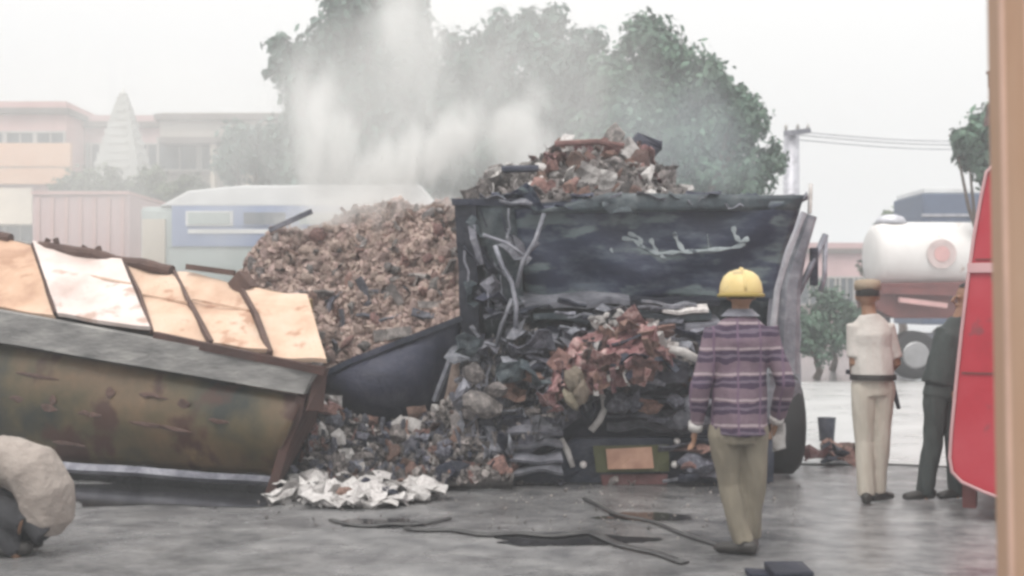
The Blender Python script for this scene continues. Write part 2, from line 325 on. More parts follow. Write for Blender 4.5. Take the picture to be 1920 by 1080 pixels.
# ------------------------------------------------------------------ trees
M_bark = mat('bark', (.10, .075, .06), .95, 8, 0, .8)
def leafmat(name, c):
    m = mat(name, [tuple(x*.55 for x in c), c, tuple(x*1.7 for x in c)], .6, .8, 0, 0, vary=.35, contrast=.2); return m
LEAF = [leafmat('grey_green_leaves', (.06, .11, .085)), leafmat('fresh_green_leaves', (.07, .125, .085)), leafmat('olive_leaves', (.075, .10, .05))]
def tree(name, Y, blobs, base_px, leafm, label, cat='tree', n=7000, leaf=.2, group='trees behind the wreck', trunk=.28, depth=1.0, spread=.5):
    rnd = random.Random(hash((Y, base_px, n)) & 0xffff); s = Y/FP
    bp = P(base_px, HY, Y); root = empty(name, (bp.x, Y, 0), label, cat, group)
    cs = []
    for (px, py, r) in blobs:
        c = P(px, py, Y); c.y += rnd.uniform(-spread, spread)*r*s; cs.append((c, r*s))
    base = Vector((bp.x, Y, 0)); cen = sum((c for c, r in cs), Vector())/len(cs)
    fork = base.lerp(Vector((cen.x, Y, cen.z)), .42)
    mb = MB(); mb.tube([base, base.lerp(fork, .5)+Vector((.08, 0, 0)), fork], [trunk*1.25, trunk, trunk*.8], 9); tr = mb.build('trunk', M_bark, root, True)
    for c, r in cs:
        mb = MB(); m_ = fork.lerp(c, .5)+Vector((rnd.uniform(-.2, .2), rnd.uniform(-.2, .2), .25*r)); mb.tube([fork, m_, c, c+Vector((rnd.uniform(-1, 1), 0, .8))*r*.6], [trunk*.45, trunk*.28, trunk*.14, .02], 6); mb.build('limb', M_bark, tr, True)
    tot = sum(r*r for c, r in cs); vv = []; ff = []
    for c, r in cs:
        # sub-clumps give the crown its uneven lumps
        k = max(8, int(20*r)); subs = []
        for _ in range(k):
            d = Vector((rnd.gauss(0, 1), rnd.gauss(0, 1), rnd.gauss(0, 1))).normalized(); subs.append((c + Vector((d.x, d.y*depth, d.z))*r*rnd.uniform(.3, .88), r*rnd.uniform(.3, .55)))
        for _ in range(int(n*r*r/tot)):
            sc_, sr = rnd.choice(subs); d = Vector((rnd.gauss(0, 1), rnd.gauss(0, 1), rnd.gauss(0, 1))).normalized()
            p = sc_ + d*sr*rnd.uniform(.3, 1.25)
            nrm = (d + Vector((rnd.uniform(-.7, .7), rnd.uniform(-.7, .7), rnd.uniform(-.2, .9)))).normalized()
            u = nrm.cross(Vector((rnd.uniform(-1, 1), rnd.uniform(-1, 1), .3))).normalized(); v = nrm.cross(u); L = leaf*rnd.uniform(.6, 1.3); W = L*rnd.uniform(.45, .8)
            i = len(vv); vv += [p-u*L*.5, p+v*W*.4-nrm*L*.08, p+u*L*.5, p-v*W*.4+nrm*L*.05]; ff.append((i, i+1, i+2, i+3))
    me = bpy.data.meshes.new('crown'); me.from_pydata([tuple(v) for v in vv], [], ff); link('crown', me, leafm, root)
    return root
tree('broad_tree', 27, [(560, 130, 55), (530, 95, 28), (640, 120, 90), (690, 30, 85), (600, 190, 70), (760, 110, 80), (700, 200, 100), (620, 280, 80), (520, 130, 22), (640, -10, 50), (760, 20, 55), (820, 200, 80), (720, 330, 80), (820, 320, 80), (600, 350, 60)], 690, LEAF[0],
     'tall grey green tree at the left of the smoke with a loose ragged edge', n=24000, leaf=.24)
tree('broad_tree', 28, [(880, 110, 70), (960, 70, 60), (1020, 60, 55), (1060, 130, 90), (940, 180, 100), (860, 230, 90), (1010, 230, 90), (1080, 290, 80), (1100, 90, 45), (900, 330, 80), (1000, 340, 80), (1120, 200, 80), (1110, 350, 80), (820, 150, 60)], 960, LEAF[0],
     'round topped green tree in the middle behind the smoke', n=24000, leaf=.22)
tree('broad_tree', 26, [(1205, 85, 55), (1160, 140, 70), (1270, 140, 75), (1340, 180, 65), (1200, 240, 100), (1310, 270, 95), (1400, 240, 55), (1400, 330, 60), (1380, 190, 40), (1330, 120, 28), (1445, 300, 32), (1200, 340, 80), (1290, 360, 80), (1130, 260, 70), (1240, 180, 80), (1380, 380, 50)], 1270, LEAF[1],
     'bright green dome shaped tree rising behind the burnt lorry', n=26000, leaf=.2)
tree('dense_tree', 33, [(480, 270, 55), (540, 290, 65), (440, 310, 40), (560, 230, 40), (510, 330, 50)], 500, LEAF[0], 'dense low tree in front of the beige building above the bus', n=6000, leaf=.24)
for i, (x, r) in enumerate(((150, 38), (215, 34), (285, 36), (350, 30))):
    tree('bush', 35, [(x, 345, r), (x+r*.7, 365, r*.8), (x-r*.7, 362, r*.8), (x, 400, r)], x, LEAF[2], ['round bush under the pink house', 'bush at the foot of the temple spire', 'bush between the spire and the beige building', 'small bush behind the bus roof'][i], 'bush', 1500, .2, 'bushes along the far kerb', .1)
tree('roadside_tree', 24, [(1830, 265, 45), (1790, 265, 24), (1850, 320, 40), (1860, 215, 25), (1815, 300, 25), (1900, 260, 50)], 1880, LEAF[1], 'small green tree peeping out from behind the tan post', n=4500, leaf=.2, trunk=.14)
tree('round_tree', 38, [(1690, 430, 42), (1660, 455, 32), (1730, 415, 35), (1650, 490, 30), (1700, 470, 40)], 1690, LEAF[2], 'small grey tree standing behind the white tank', n=3500, leaf=.26, trunk=.14)
for i, (x, y, r, Y) in enumerate(((1560, 570, 48, 27), (1610, 600, 42, 25), (1530, 610, 40, 24), (1650, 640, 30, 23))):
    tree('bush', Y, [(x, y, r), (x+r*.7, y+r*.5, r*.7), (x-r*.7, y+r*.6, r*.7), (x, y+r, r*.9)], x, LEAF[1], ['tall pale green bush right of the burnt cab', 'bush behind the man in the white shirt', 'low bush behind the burnt cab mirror', 'low bush under the tanker'][i], 'bush', 1800, .14, 'bushes beside the far road', .07)
def lantern():
    Y = 20; c = P(1860, 152, Y)
    root = empty('sign_post', (c.x, Y, 0), 'thin dark post with a small dark red sign half hidden by the tan post', 'sign')
    mb = MB(); mb.tube([(c.x, Y, 0), (c.x, Y, c.z+.1)], .04, 8); mb.build('pole', M_char, root, True)
    mb = MB(); mb.box((c.x, Y-.05, c.z), (.14, .08, .22)); mb.box((c.x, Y-.05, c.z+.135), (.2, .12, .04)); mb.build('lamp_box', M_rust, root)
    mb = MB(); mb.slab(P(1846, 236, Y-.1), P(1885, 236, Y-.1), P(1885, 195, Y-.1), P(1853, 195, Y-.1), .06); mb.build('sign_plate', M_rust, root)
lantern()

# ------------------------------------------------------------------ parked vehicles behind
M_tyre = mat('tyre_rubber', (.022, .022, .024), .85, 10, 0, .3); M_rim = mat('wheel_rim', (.35, .35, .36), .4, 5, .6, 0)
M_buswhite = mat('bus_white_paint', (.72, .73, .74), .4, 2, 0, .05); M_busblue = mat('bus_blue_paint', [(.20,.26,.44), (.28,.34,.50)], .4, 1.5, 0, .05); M_busgrey = mat('bus_pale_green_paint', (.42, .48, .47), .5, 2, 0, .05)
M_vglass = mat('vehicle_glass', (.12, .14, .17), .15, 1, 0, 0)
def wheel(c, r, wd, parent, axis='Y', name='wheel'):
    c = Vector(c); d = Vector((0, 1, 0)) if axis == 'Y' else Vector((1, 0, 0)); up = (1, 0, 0) if axis == 'Y' else (0, 1, 0)
    mb = MB(); mb.tube([c-d*wd/2, c-d*wd*.46, c-d*wd*.3, c+d*wd*.3, c+d*wd*.46, c+d*wd/2], [r*.6, r*.9, r, r, r*.9, r*.6], 24, True, up); o = mb.build(name, M_tyre, parent, True)
    mb = MB(); mb.tube([c-d*wd*.52, c-d*wd*.56, c-d*wd*.56], [r*.56, r*.5, r*.2], 16, True, up); mb.build('rim', M_rim, o)
    return o
def bus():
    Y = 18; x0 = P(262, 0, Y).x; x1 = x0+4.6; zt = P(0, 350, Y).z; z0 = .45
    root = empty('bus', ((x0+x1)/2, Y+1.2, 0), 'white roofed bus with a blue window band parked behind the smoking heap', 'bus')
    mb = MB(); mb.span((x0, Y, z0), (x1, Y+2.4, zt-.3)); mb.build('body', M_busgrey, root, bevel=.08)
    mb = MB(); mb.prism([(x0+.3, zt-.302), (x0+.75, zt-.06), (x0+1.6, zt+.02), (x1-.3, zt+.03), (x1, zt-.302)], Y-.03, Y+2.43); mb.build('roof', M_buswhite, root, bevel=.03)
    zb0, zb1 = P(0, 462, Y).z, P(0, 386, Y).z
    mb = MB(); mb.span((x0+.5, Y-.03, zb0), (x1-.2, Y-.002, zb1)); mb.build('blue_panel', M_busblue, root)
    mb = MB(); mb.span((x0+.75, Y-.045, P(0, 438, Y).z), (x1-.4, Y-.033, P(0, 430, Y).z)); mb.build('white_stripe', M_buswhite, root)
    n = 4
    for i in range(n):
        a = x0+.72+i*.85
        mb = MB(); mb.span((a, Y-.06, P(0, 424, Y).z), (a+.72, Y-.033, P(0, 396, Y).z)); f = mb.build('window', M_busblue if i % 3 else M_buswhite, root)
        mb = MB(); mb.span((a+.04, Y-.07, P(0, 421, Y).z), (a+.68, Y-.062, P(0, 399, Y).z)); mb.build('pane', M_vglass if i % 2 else M_busgrey, f)
    mb = MB(); mb.span((x0-.03, Y+.2, 1.4), (x0-.004, Y+2.2, 2.6)); mb.build('windscreen', M_vglass, root)
    mb = MB(); mb.span((x0+.05, Y-.05, 1.2), (x0+.4, Y-.003, zt-.5)); mb.build('door', M_cream, root)
    wheel((x0+1.6, Y+.1, .48), .48, .3, root); wheel((x1-.9, Y+.1, .48), .48, .3, root)
bus()
def pink_lorry():
    Y = 21; a, b = P(60, 365, Y), P(243, 365, Y)
    root = empty('box_lorry', ((a.x+b.x)/2, Y+1, 0), 'dusty pink box lorry parked left of the bus', 'lorry')
    mb = MB(); mb.span((a.x, Y, .8), (b.x, Y+2.2, a.z)); mb.build('cargo_box', M_rose, root, bevel=.04)
    mb = MB()
    for i in range(7): x = a.x+.12+i*(b.x-a.x-.24)/6; mb.span((x-.03, Y-.035, .85), (x+.03, Y-.003, a.z-.05))
    mb.span((a.x, Y-.05, a.z+.002), (b.x, Y+2.2, a.z+.06)); mb.build('rib', M_pinkw, root)
    mb = MB(); mb.prism([(b.x+.05, .6), (b.x+1.1, .6), (b.x+1.15, 1.4), (b.x+.9, 2.3), (b.x+.05, 2.35)], Y+.1, Y+2.1); mb.build('cab', M_cream, root, bevel=.05)
    wheel((a.x+.6, Y+.1, .45), .45, .28, root); wheel((b.x+.4, Y+.1, .45), .45, .28, root)
pink_lorry()

M_tank = mat('tank_white_paint', [(.66,.63,.62), (.80,.79,.78)], .45, 1.5, 0, .05, spots=((.5,.4,.36), 3, .66)); M_tred = mat('tanker_red_paint', [(.10,.028,.028), (.19,.055,.05)], .5, 3, 0, .1)
M_bandp = mat('pale_red_band', (.60, .36, .35), .6, 3, 0, 0); M_emb = mat('faded_red_emblem', (.56, .46, .45), .7, 5, 0, 0)
def tanker():
    Y = 24; s = FP/Y
    c = P(1650, 478, Y); zc = c.z; r = 66/s; x0 = c.x; x1 = x0+5.2; yc = Y+r
    root = empty('tanker_lorry', (x0+2.4, yc, 0), 'white cylindrical tanker lorry with dark red underside right of the white shirted man', 'tanker')
    mb = MB(); mb.tube([(x0-.02, yc, zc), (x0, yc, zc), (x0+.08, yc, zc), (x0+.22, yc, zc), (x1-.2, yc, zc), (x1, yc, zc)], [r*.3, r*.72, r*.9, r, r, r*.8], 40, True, (0, 1, 0)); mb.build('tank', M_tank, root, True)
    mb = MB(); mb.tube([(x0+.45, yc, zc+r-.03), (x0+.45, yc, zc+r+.1), (x0+.45, yc, zc+r+.16)], [.34, .26, .1], 16); mb.build('hatch', M_pale, root, True)
    mb = MB(); mb.tube([(x0+1.25, Y-.05, zc+.02), (x0+1.25, Y-.02, zc+.02)], [.30, .30], 24, True); e = mb.build('emblem', M_emb, root)
    mb = MB(); mb.tube([(x0+1.25, Y-.065, zc+.02), (x0+1.25, Y-.055, zc+.02)], [.16, .16], 20); mb.build('emblem_centre', M_bandp, e)
    zb = P(0, 540, Y).z
    mb = MB(); mb.prism([(x0-.12, zb+.1), (x0-.05, zb-.45), (x0+.3, zb-.62), (x1, zb-.62), (x1, zb+.2)], Y+.05, Y+2*r-.05); mb.build('chassis', M_tred, root, bevel=.03)
    mb = MB(); mb.bar(P(1685, 562, Y-.12), P(1775, 573, Y-.12), .1, .1); mb.build('bumper', M_bandp, root)
    mb = MB(); mb.bar(P(1650, 545, Y-.05), P(1830, 550, Y-.05), .12, .12); mb.build('side_rail', M_tred, root)
    mb = MB(); mb.span((x0+.2, Y+.4, .6), (x0+.35, Y+1.6, zb-.5)); mb.span((x0+.9, Y+.3, .35), (x0+1.6, Y+.7, .95)); mb.build('fuel_box', M_greym, root, bevel=.03)
    wheel((x0+.75, Y+.25, .5), .5, .4, root); wheel((x0+1.95, Y+.25, .5), .5, .4, root); wheel((x0+4.2, Y+.25, .5), .5, .4, root)
tanker()
M_bluebox = mat('blue_grey_box_paint', (.10, .13, .20), .6, 2, 0, .1)
def blue_lorry():
    Y = 31; a, b = P(1730, 362, Y), P(1960, 362, Y)
    root = empty('box_lorry', ((a.x+b.x)/2, Y+1, 0), 'dark blue grey box lorry standing behind the tanker', 'lorry')
    mb = MB(); mb.span((a.x, Y, 1), (b.x, Y+2.4, a.z)); mb.build('cargo_box', M_bluebox, root, bevel=.05)
    mb = MB(); mb.span((a.x+.05, Y+.05, a.z+.005), (b.x-.1, Y+2.3, a.z+.14)); mb.build('roof', M_buswhite, root, bevel=.02)
    mb = MB(); mb.span((a.x-.03, Y-.03, a.z-.62), (b.x, Y-.003, a.z-.55)); mb.build('trim', M_pale, root)
    for k in range(6):
        x = a.x+.2+k*.5; mb = MB(); mb.span((x, Y-.04, 1.1), (x+.06, Y-.004, a.z-.65)); mb.build('rib', M_bluebox, root)
    wheel((a.x+.7, Y+.1, .5), .5, .3, root); wheel((b.x-.7, Y+.1, .5), .5, .3, root)
blue_lorry()

M_glare = mat('painted_wet_glare', [(.46,.46,.46), (.62,.62,.62)], .3, 1.0, 0, .15)
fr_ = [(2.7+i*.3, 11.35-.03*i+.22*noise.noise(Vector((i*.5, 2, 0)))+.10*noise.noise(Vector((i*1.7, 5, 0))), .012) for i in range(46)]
mb = MB(); mb.add(fr_+[(x+2, 23.2, .012) for x, y, z in fr_], [(i, i+1, 47+i, 46+i) for i in range(45)]); tag(mb.build('glare_sheet', M_glare), 'pale sheet painted as wet road glare beyond the asphalt', kind='structure')  # pale sheet that puts the bright wet-road glare into the ground colour

# ------------------------------------------------------------------ debris pieces shared by all piles
def piece_meshes(m):
    r = random.Random(5); L = {'chunk': [], 'plank': [], 'sheet': [], 'rod': [], 'lump': []}
    for k in range(7):
        bm = bmesh.new(); bmesh.ops.create_icosphere(bm, subdivisions=1 if k < 4 else 1, radius=.5)
        sc3 = Vector((r.uniform(.7, 1.3), r.uniform(.5, 1), r.uniform(.35, .8)))
        for v in bm.verts: v.co = Vector((v.co.x*sc3.x, v.co.y*sc3.y, v.co.z*sc3.z))*(1+r.uniform(-.28, .28))
        me = bpy.data.meshes.new('chunk'); bm.to_mesh(me); bm.free(); L['chunk'].append(me)
    for k in range(4):
        mb = MB(); mb.slab((-.5, -.12, 0), (.5, -.12+r.uniform(-.04, .04), 0), (.5, .12, 0), (-.5, .12+r.uniform(-.05, .05), 0), .07, 3, 1, .10, 3, k*5); L['plank'].append(mb.mesh('plank'))
    for k in range(5):
        mb = MB(); mb.slab((-.5, -.4, 0), (.5, -.35, 0), (.45, .4, 0), (-.5, .42, 0), .02, 4, 3, .5, 2.2, k*7+1); L['sheet'].append(mb.mesh('sheet'))
    for k in range(3):
        bm = bmesh.new(); bmesh.ops.create_icosphere(bm, subdivisions=2, radius=.5)
        for v in bm.verts: c = v.co.copy(); v.co = Vector((c.x*1.1, c.y*.8, c.z*.6))*(1+.5*noise.noise(c*2.4+Vector((k*4, 0, 0)))+.2*noise.noise(c*6))
        me = bpy.data.meshes.new('lump'); bm.to_mesh(me); bm.free(); L['lump'].append(me)
    for k in range(3):
        p = [Vector((-.5+i/4, .12*noise.noise(Vector((i*.9, k, 0)))*2, .1*noise.noise(Vector((i, k, 5))))) for i in range(5)]
        mb = MB(); mb.tube(p, .035, 5); L['rod'].append(mb.mesh('rod'))
    return {kk: [add_mat(x, m) for x in v] for kk, v in L.items()}
def add_mat(me, m): me.materials.append(m); return me
PIECES = {}
def pieces(m):
    if m.name not in PIECES: PIECES[m.name] = piece_meshes(m)
    return PIECES[m.name]
def put(parent, m, kind, loc, size, rnd, flat=False, rot=None):
    me = rnd.choice(pieces(m)[kind]); o = bpy.data.objects.new(kind if kind != 'rod' else 'rod', me); COL.objects.link(o)
    o.parent = parent; o.location = Vector(loc)-parent.location
    if rot is None: rot = (rnd.uniform(-.5, .5), rnd.uniform(-.4, .4), rnd.uniform(0, 6.28)) if flat else tuple(rnd.uniform(0, 6.28) for _ in range(3))
    o.rotation_euler = rot; o.scale = (size*rnd.uniform(.8, 1.2), size*rnd.uniform(.75, 1.1), size*rnd.uniform(.7, 1.1)); return o
def stuff_pieces(name, parent, m, spots, rnd, flat=False, kinds=('chunk',)):
    """spots = [(loc, size)] joined into one mesh"""
    src = []
    for k in kinds:
        for me in pieces(m)[k]: src.append(([v.co.copy() for v in me.vertices], [tuple(p.vertices) for p in me.polygons]))
    vv = []; ff = []
    from mathutils import Euler
    for loc, size in spots:
        a, b = rnd.choice(src); e = Euler((rnd.uniform(-.6, .6), rnd.uniform(-.6, .6), rnd.uniform(0, 6.28)) if flat else (rnd.uniform(0, 6), rnd.uniform(0, 6), rnd.uniform(0, 6))).to_matrix()
        n = len(vv); vv += [tuple(Vector(loc)+e@(v*size)) for v in a]; ff += [tuple(i+n for i in f) for f in b]
    me = bpy.data.meshes.new(name); me.from_pydata(vv, [], ff); o = link(name, me, m, parent); o['kind'] = 'stuff'; return o

# ------------------------------------------------------------------ smoking heap (brown cargo)
rnd = random.Random(11)
def interp(tab, x):
    if x <= tab[0][0]: return tab[0][1]
    for (a, b), (c, d) in zip(tab, tab[1:]):
        if x <= c: return b+(d-b)*(x-a)/(c-a)
    return tab[-1][1]
def mound(name, parent, m, tops, bots, Y0, Y1, nu, nv, amp, fr=2.5, ground_back=True, seed=0, bulge=.5):
    """hill whose crest runs along tops and whose front foot runs along bots [(px, py)]; returns a sampler"""
    px0, px1 = tops[0][0], tops[-1][0]
    def S(u, v):
        px = px0+(px1-px0)*u; Y = Y0(px)+(Y1(px)-Y0(px))*v**(1/bulge if False else 1.0)
        p = P(px, interp(bots, px)+(interp(tops, px)-interp(bots, px))*v, Y)
        k = amp*(noise.noise(p*fr+Vector((seed, 0, 0)))+.5*noise.noise(p*fr*2.7+Vector((seed, 3, 0)))); return p+Vector((k*.3, -k, k*.5))
    vv = [S(i/nu, j/nv) for j in range(nv+1) for i in range(nu+1)]; W = nu+1; ff = []
    back = [Vector((vv[nv*W+i].x*1.02, vv[nv*W+i].y+1.0, max(.0, vv[nv*W+i].z*.5) if ground_back else vv[nv*W+i].z-.4)) for i in range(W)]; foot = [Vector((vv[i].x, vv[i].y+.1, 0 if ground_back else vv[i].z-.15)) for i in range(W)]
    vv = foot + vv + back; nj = nv+3
    for j in range(nj-1):
        for i in range(nu): ff.append((j*W+i, j*W+i+1, (j+1)*W+i+1, (j+1)*W+i))
    mb = MB(); mb.add(vv, ff); o = mb.build(name, m, parent, True); o['kind'] = 'stuff'
    return S
heap = empty('cargo_heap', P(680, 700, 11.5) * 1, 'brown heap of smouldering husks spilling between the overturned body and the burnt lorry', 'heap')
heap.location.z = 0
HT = [(440, 520), (470, 480), (515, 428), (560, 428), (600, 418), (640, 402), (720, 382), (800, 376), (872, 380)]
HB = [(440, 640), (600, 690), (640, 680), (740, 645), (872, 596)]
S = mound('heap_core', heap, M_husk, HT, HB, lambda x: 10.55, lambda x: 12.7, 60, 40, .16, 2.6)
sp = []
for k in range(290):
    u, v = rnd.random(), rnd.random()**.9*.98
    put(heap, (M_husk, M_husk, M_husk, M_rust, M_husk, M_mixd)[k % 6], ('chunk', 'sheet', 'plank', 'lump')[k % 4], S(u, v)+Vector((0, -.04, .03)), rnd.uniform(.07, .17), rnd)
for k in range(6500): u, v = rnd.random(), rnd.random()*1.0; sp.append((S(u, v)+Vector((0, -.01, 0)), rnd.uniform(.025, .10)))
stuff_pieces('small_husks', heap, M_husk, sp, rnd, False, ('chunk', 'plank', 'sheet'))
for k in range(26): u, v = rnd.uniform(.3, 1), rnd.uniform(.02, .5); put(heap, M_dkgrey if k % 2 else M_mixd, 'plank', S(u, v)+Vector((0, -.04, 0)), rnd.uniform(.18, .4), rnd)
mb = MB(); mb.bar(P(505, 432, 12.4), P(585, 396, 12.4), .05, .05); mb.build('plank', M_dkgrey, heap)

# charred steel hopper under the heap
def hopper():
    root = empty('steel_hopper', P(740, 720, 10.6), 'charred dark steel hopper side lying under the brown heap', 'wreckage'); root.location.z = 0
    top = [(600, 704), (660, 676), (740, 645), (810, 618), (866, 596)]
    bot = [(610, 748), (665, 792), (720, 806), (800, 795), (848, 748)]
    vv = []; n = 16; m = 8
    for j in range(m+1):
        for i in range(n+1):
            u = i/n; v = j/m; a = P(interp([(k/4, t[0]) for k, t in enumerate(top)], u), interp([(k/4, t[1]) for k, t in enumerate(top)], u), 10.35)
            b_ = P(interp([(k/4, t[0]) for k, t in enumerate(bot)], u), interp([(k/4, t[1]) for k, t in enumerate(bot)], u), 10.6)
            p = a.lerp(b_, v); p.y += -.28*math.sin(math.pi*v)*math.sin(math.pi*min(1, u*1.1+.05)) + .02*noise.noise(p*3); vv.append(p)
    N = len(vv); vv += [v+Vector((0, .06, 0)) for v in vv]; W = n+1; ff = []
    for j in range(m):
        for i in range(n):
            a = j*W+i; ff += [(a, a+1, a+W+1, a+W), (a+N, a+N+W, a+N+W+1, a+N+1)]
    for i in range(n): ff += [(i, i+N, i+1+N, i+1), (m*W+i, m*W+i+1, m*W+i+1+N, m*W+i+N)]
    for j in range(m): ff += [(j*W, j*W+W, j*W+W+N, j*W+N), (j*W+n, j*W+n+N, j*W+W+n+N, j*W+W+n)]
    mb = MB(); mb.add(vv, ff); mb.build('hopper_side', M_char, root, True)
    mb = MB(); pt = [P(*t, 10.32) for t in top]
    for a, b_ in zip(pt, pt[1:]): mb.bar(a, b_, .05, .05)
    mb.build('rim', M_char, root)
    mb = MB(); mb.bar(P(815, 752, 10.4), P(850, 660, 10.25), .04, .04); mb.build('edge_strip', M_greym, root)
    mb = MB(); mb.span(P(640, 860, 10.75), P(840, 770, 11.6)); mb.build('support_block', M_char, root)
hopper()

# ------------------------------------------------------------------ overturned cargo body at the left
M_bord = [mat('stained_orange_board', [(.28,.14,.09), (.56,.37,.26), (.68,.52,.41)], .75, 1.8, 0, .2, spots=((.40,.24,.16), 3.4, .58)),
          mat('whitewashed_board', [(.46,.34,.30), (.66,.57,.54), (.70,.64,.62)], .75, 1.6, 0, .2, spots=((.46,.33,.28), 3.2, .58)),
          mat('light_orange_board', [(.42,.25,.17), (.60,.43,.32), (.68,.54,.45)], .75, 2.4, 0, .2, spots=((.42,.25,.17), 3.8, .58))]
M_beam = mat('weathered_grey_beam', [(.10,.10,.10), (.24,.235,.23), (.42,.41,.39)], .85, 2.5, 0, .5, stretch=(1, 1, 3.5))
M_olive = mat('faded_olive_painted_side', [(.018,.022,.018), (.075,.06,.03), (.14,.088,.048), (.25,.18,.08)], .5, 1.0, 0, .25, spots=((.055,.022,.014), 2.1, .56), contrast=.17)
M_dred = mat('dark_red_brown_paint', [(.025,.013,.012), (.085,.036,.028)], .7, 4, 0, .3)
M_shade = mat('black_body_shade', (.01, .01, .012), .9, 6, 0, .3)  # near-black tone that paints the shade beneath the body
M_rail = mat('dark_brown_timber', [(.06,.035,.03), (.14,.085,.07)], .9, 5, 0, .7)
def yn(px): return 9.40+(612-px)/612*1.15
def truck_body():
    root = empty('overturned_lorry_body', (-3.6, 11, 0), 'overturned wooden lorry body with orange and cream boards tilted across the left road', 'lorry body')
    near = lambda px, d=0: P(px, 571+px*.184, yn(px)+d)
    def far(px, d=0): return P(px, 449+px*.195, yn(px)+1.0+d)
    B = [(-300, -340), (-130, -165), (104, 60), (286, 232), (396, 326), (506, 448), (616, 580)]
    for i in range(6):
        (n0, f0), (n1, f1) = B[i], B[i+1]
        a, b_, c, d = near(n0+3), near(n1-3), far(f1-3), far(f0+3)
        mb = MB(); up = Vector((0, -.02, .02))*(1 if i in (2,) else 0)+Vector((0, 0, .01*(i % 3)))
        mb.slab(a+up, b_+up, c+up, d+up, .04, 10, 8, .07, 2.2, i*3)
        mb.build('board', M_bord[(0, 0, 1, 2, 2, 2)[i]], root)
    for i in range(1, 6):
        n0, f0 = B[i]; mb = MB(); a, b_ = near(n0), far(f0)
        mid_ = a.lerp(b_, .5)+Vector((.03*(i % 2)-.015, 0, .03)); ww = (.02, .02, .026, .036, .045)[i-1]; mb.bar(a+Vector((0, 0, .005)), mid_, ww, .05); mb.bar(mid_, b_+Vector((0, 0, .01)), ww*.8, .05); mb.jitter(.012, 5, i); mb.build('rib', M_rail if i > 2 else M_dred, root)
    # seams across the boards
    for i, t in ((3, .48), (4, .55), (0, .4), (2, .62)):
        (n0, f0), (n1, f1) = B[i], B[i+1]; mb = MB(); mb.bar(near(n0+5).lerp(far(f0+5), t)+Vector((0, 0, .035)), near(n1-5).lerp(far(f1-5), t)+Vector((0, 0, .035)), .018, .02); mb.build('batten', M_bord[2], root)
    mb = MB()
    pts = [far(x)+Vector((0, 0, .02+.04*noise.noise(Vector((x*.02, 0, 0))))) for x in range(70, 340, 18)]
    mb.tube(pts, [.055+.02*noise.noise(Vector((i*.8, 0, 0))) for i in range(len(pts))], 8, True, (0, 1, 0)); mb.build('top_rail', M_rail, root)
    mb = MB(); pts = [far(x)+Vector((0, 0, .03)) for x in range(-340, 50, 30)]; mb.tube(pts, .05, 8, True, (0, 1, 0)); mb.build('top_rail', M_rail, root)
    mb = MB(); mb.bar(P(445, 520, yn(448)+1.0), P(468, 548, yn(448)+.95), .14, .16); mb.bar(P(350, 500, yn(400)+1.0), P(440, 512, yn(440)+1.0), .05, .05); mb.build('corner_post', M_rail, root)
    for k, x in enumerate((82, 110, 150, 190)):
        mb = MB(); a = far(x); mb.bar(a, a+Vector((.04*(-1)**k, .02, .09+.03*(k % 2))), .03, .05); mb.build('splinter', M_rail, root)
    # beam below the boards
    b0 = lambda px, d=0: P(px, 583+px*.182, yn(px)+d); b1 = lambda px, d=0: P(px, 642+px*.172, yn(px)+d)
    mb = MB(); mb.slab(b1(-310, -.06), b1(566, -.06), b0(590, -.06), b0(-310, -.06), .16, 40, 3, .035, 2.5, 4); mb.build('beam', M_beam, root)
    mb = MB(); mb.slab(P(286, 638, yn(286)-.09), P(606, 704, yn(606)-.09), P(610, 690, yn(610)-.09), P(286, 622, yn(286)-.09), .06, 12, 1, .02, 3, 2); mb.build('board_edge', M_dred, root)
    # bulging painted side
    t0 = lambda px: P(px, 646+px*.172, yn(px)+.05); t1 = lambda px: P(px, 858+px*.068, yn(px)+.12)
    vv = []; n, m = 46, 10
    for j in range(m+1):
        v = j/m
        for i in range(n+1):
            px = -310+i/n*(880-v*60); p = t0(px).lerp(t1(px), v); p.y -= .16*math.sin(math.pi*v)+.03*noise.noise(p*1.8); vv.append(p)
    N = len(vv); vv += [v+Vector((.02, .07, 0)) for v in vv]; W = n+1; ff = []
    for j in range(m):
        for i in range(n): a = j*W+i; ff += [(a, a+W, a+W+1, a+1), (a+N, a+N+1, a+N+W+1, a+N+W)]
    for i in range(n): ff += [(i, i+1, i+1+N, i+N), (m*W+i, m*W+i+N, m*W+i+1+N, m*W+i+1)]
    for j in range(m): ff += [(j*W, j*W+N, j*W+W+N, j*W+W), (j*W+n, j*W+W+n, j*W+W+n+N, j*W+n+N)]
    mb = MB(); mb.add(vv, ff); mb.build('painted_side', M_olive, root, True)
    for x, y, w_, h in ((32, 748, 14, 7), (92, 765, 16, 8), (100, 750, 8, 10), (168, 776, 22, 6), (206, 736, 8, 12), (286, 742, 26, 5), (346, 757, 12, 9), (300, 800, 60, 5), (70, 705, 40, 4), (410, 790, 20, 4), (130, 832, 30, 5)):
        v = (y-(646+x*.172))/((858+x*.068)-(646+x*.172)); mb = MB(); q = []
        for k in range(5):
            xx = x+w_*(k/4-.5)*2; yy = y+xx*.0+(xx-x)*.17; p = t0(xx).lerp(t1(xx), v); p = P(xx, yy, p.y-.16*math.sin(math.pi*v)-.03*noise.noise(Vector((p.x, p.y, p.z))*1.8)-.028); q.append(p)
        mb.tube(q, [(h*.0045*f, .004) for f in (.3, .9, 1, .7, .25)], 6, True, (0, 0, 1)); mb.jitter(.02, 14, x); mb.build('faded_brush_mark', M_rail, root)
    mb = MB(); mb.slab(P(90, 877, yn(120)), P(510, 904, yn(510)-.05), P(512, 893, yn(512)-.05), P(110, 865, yn(110)), .06, 14, 1, .02, 3, 9); mb.build('lower_rail', M_greym, root)
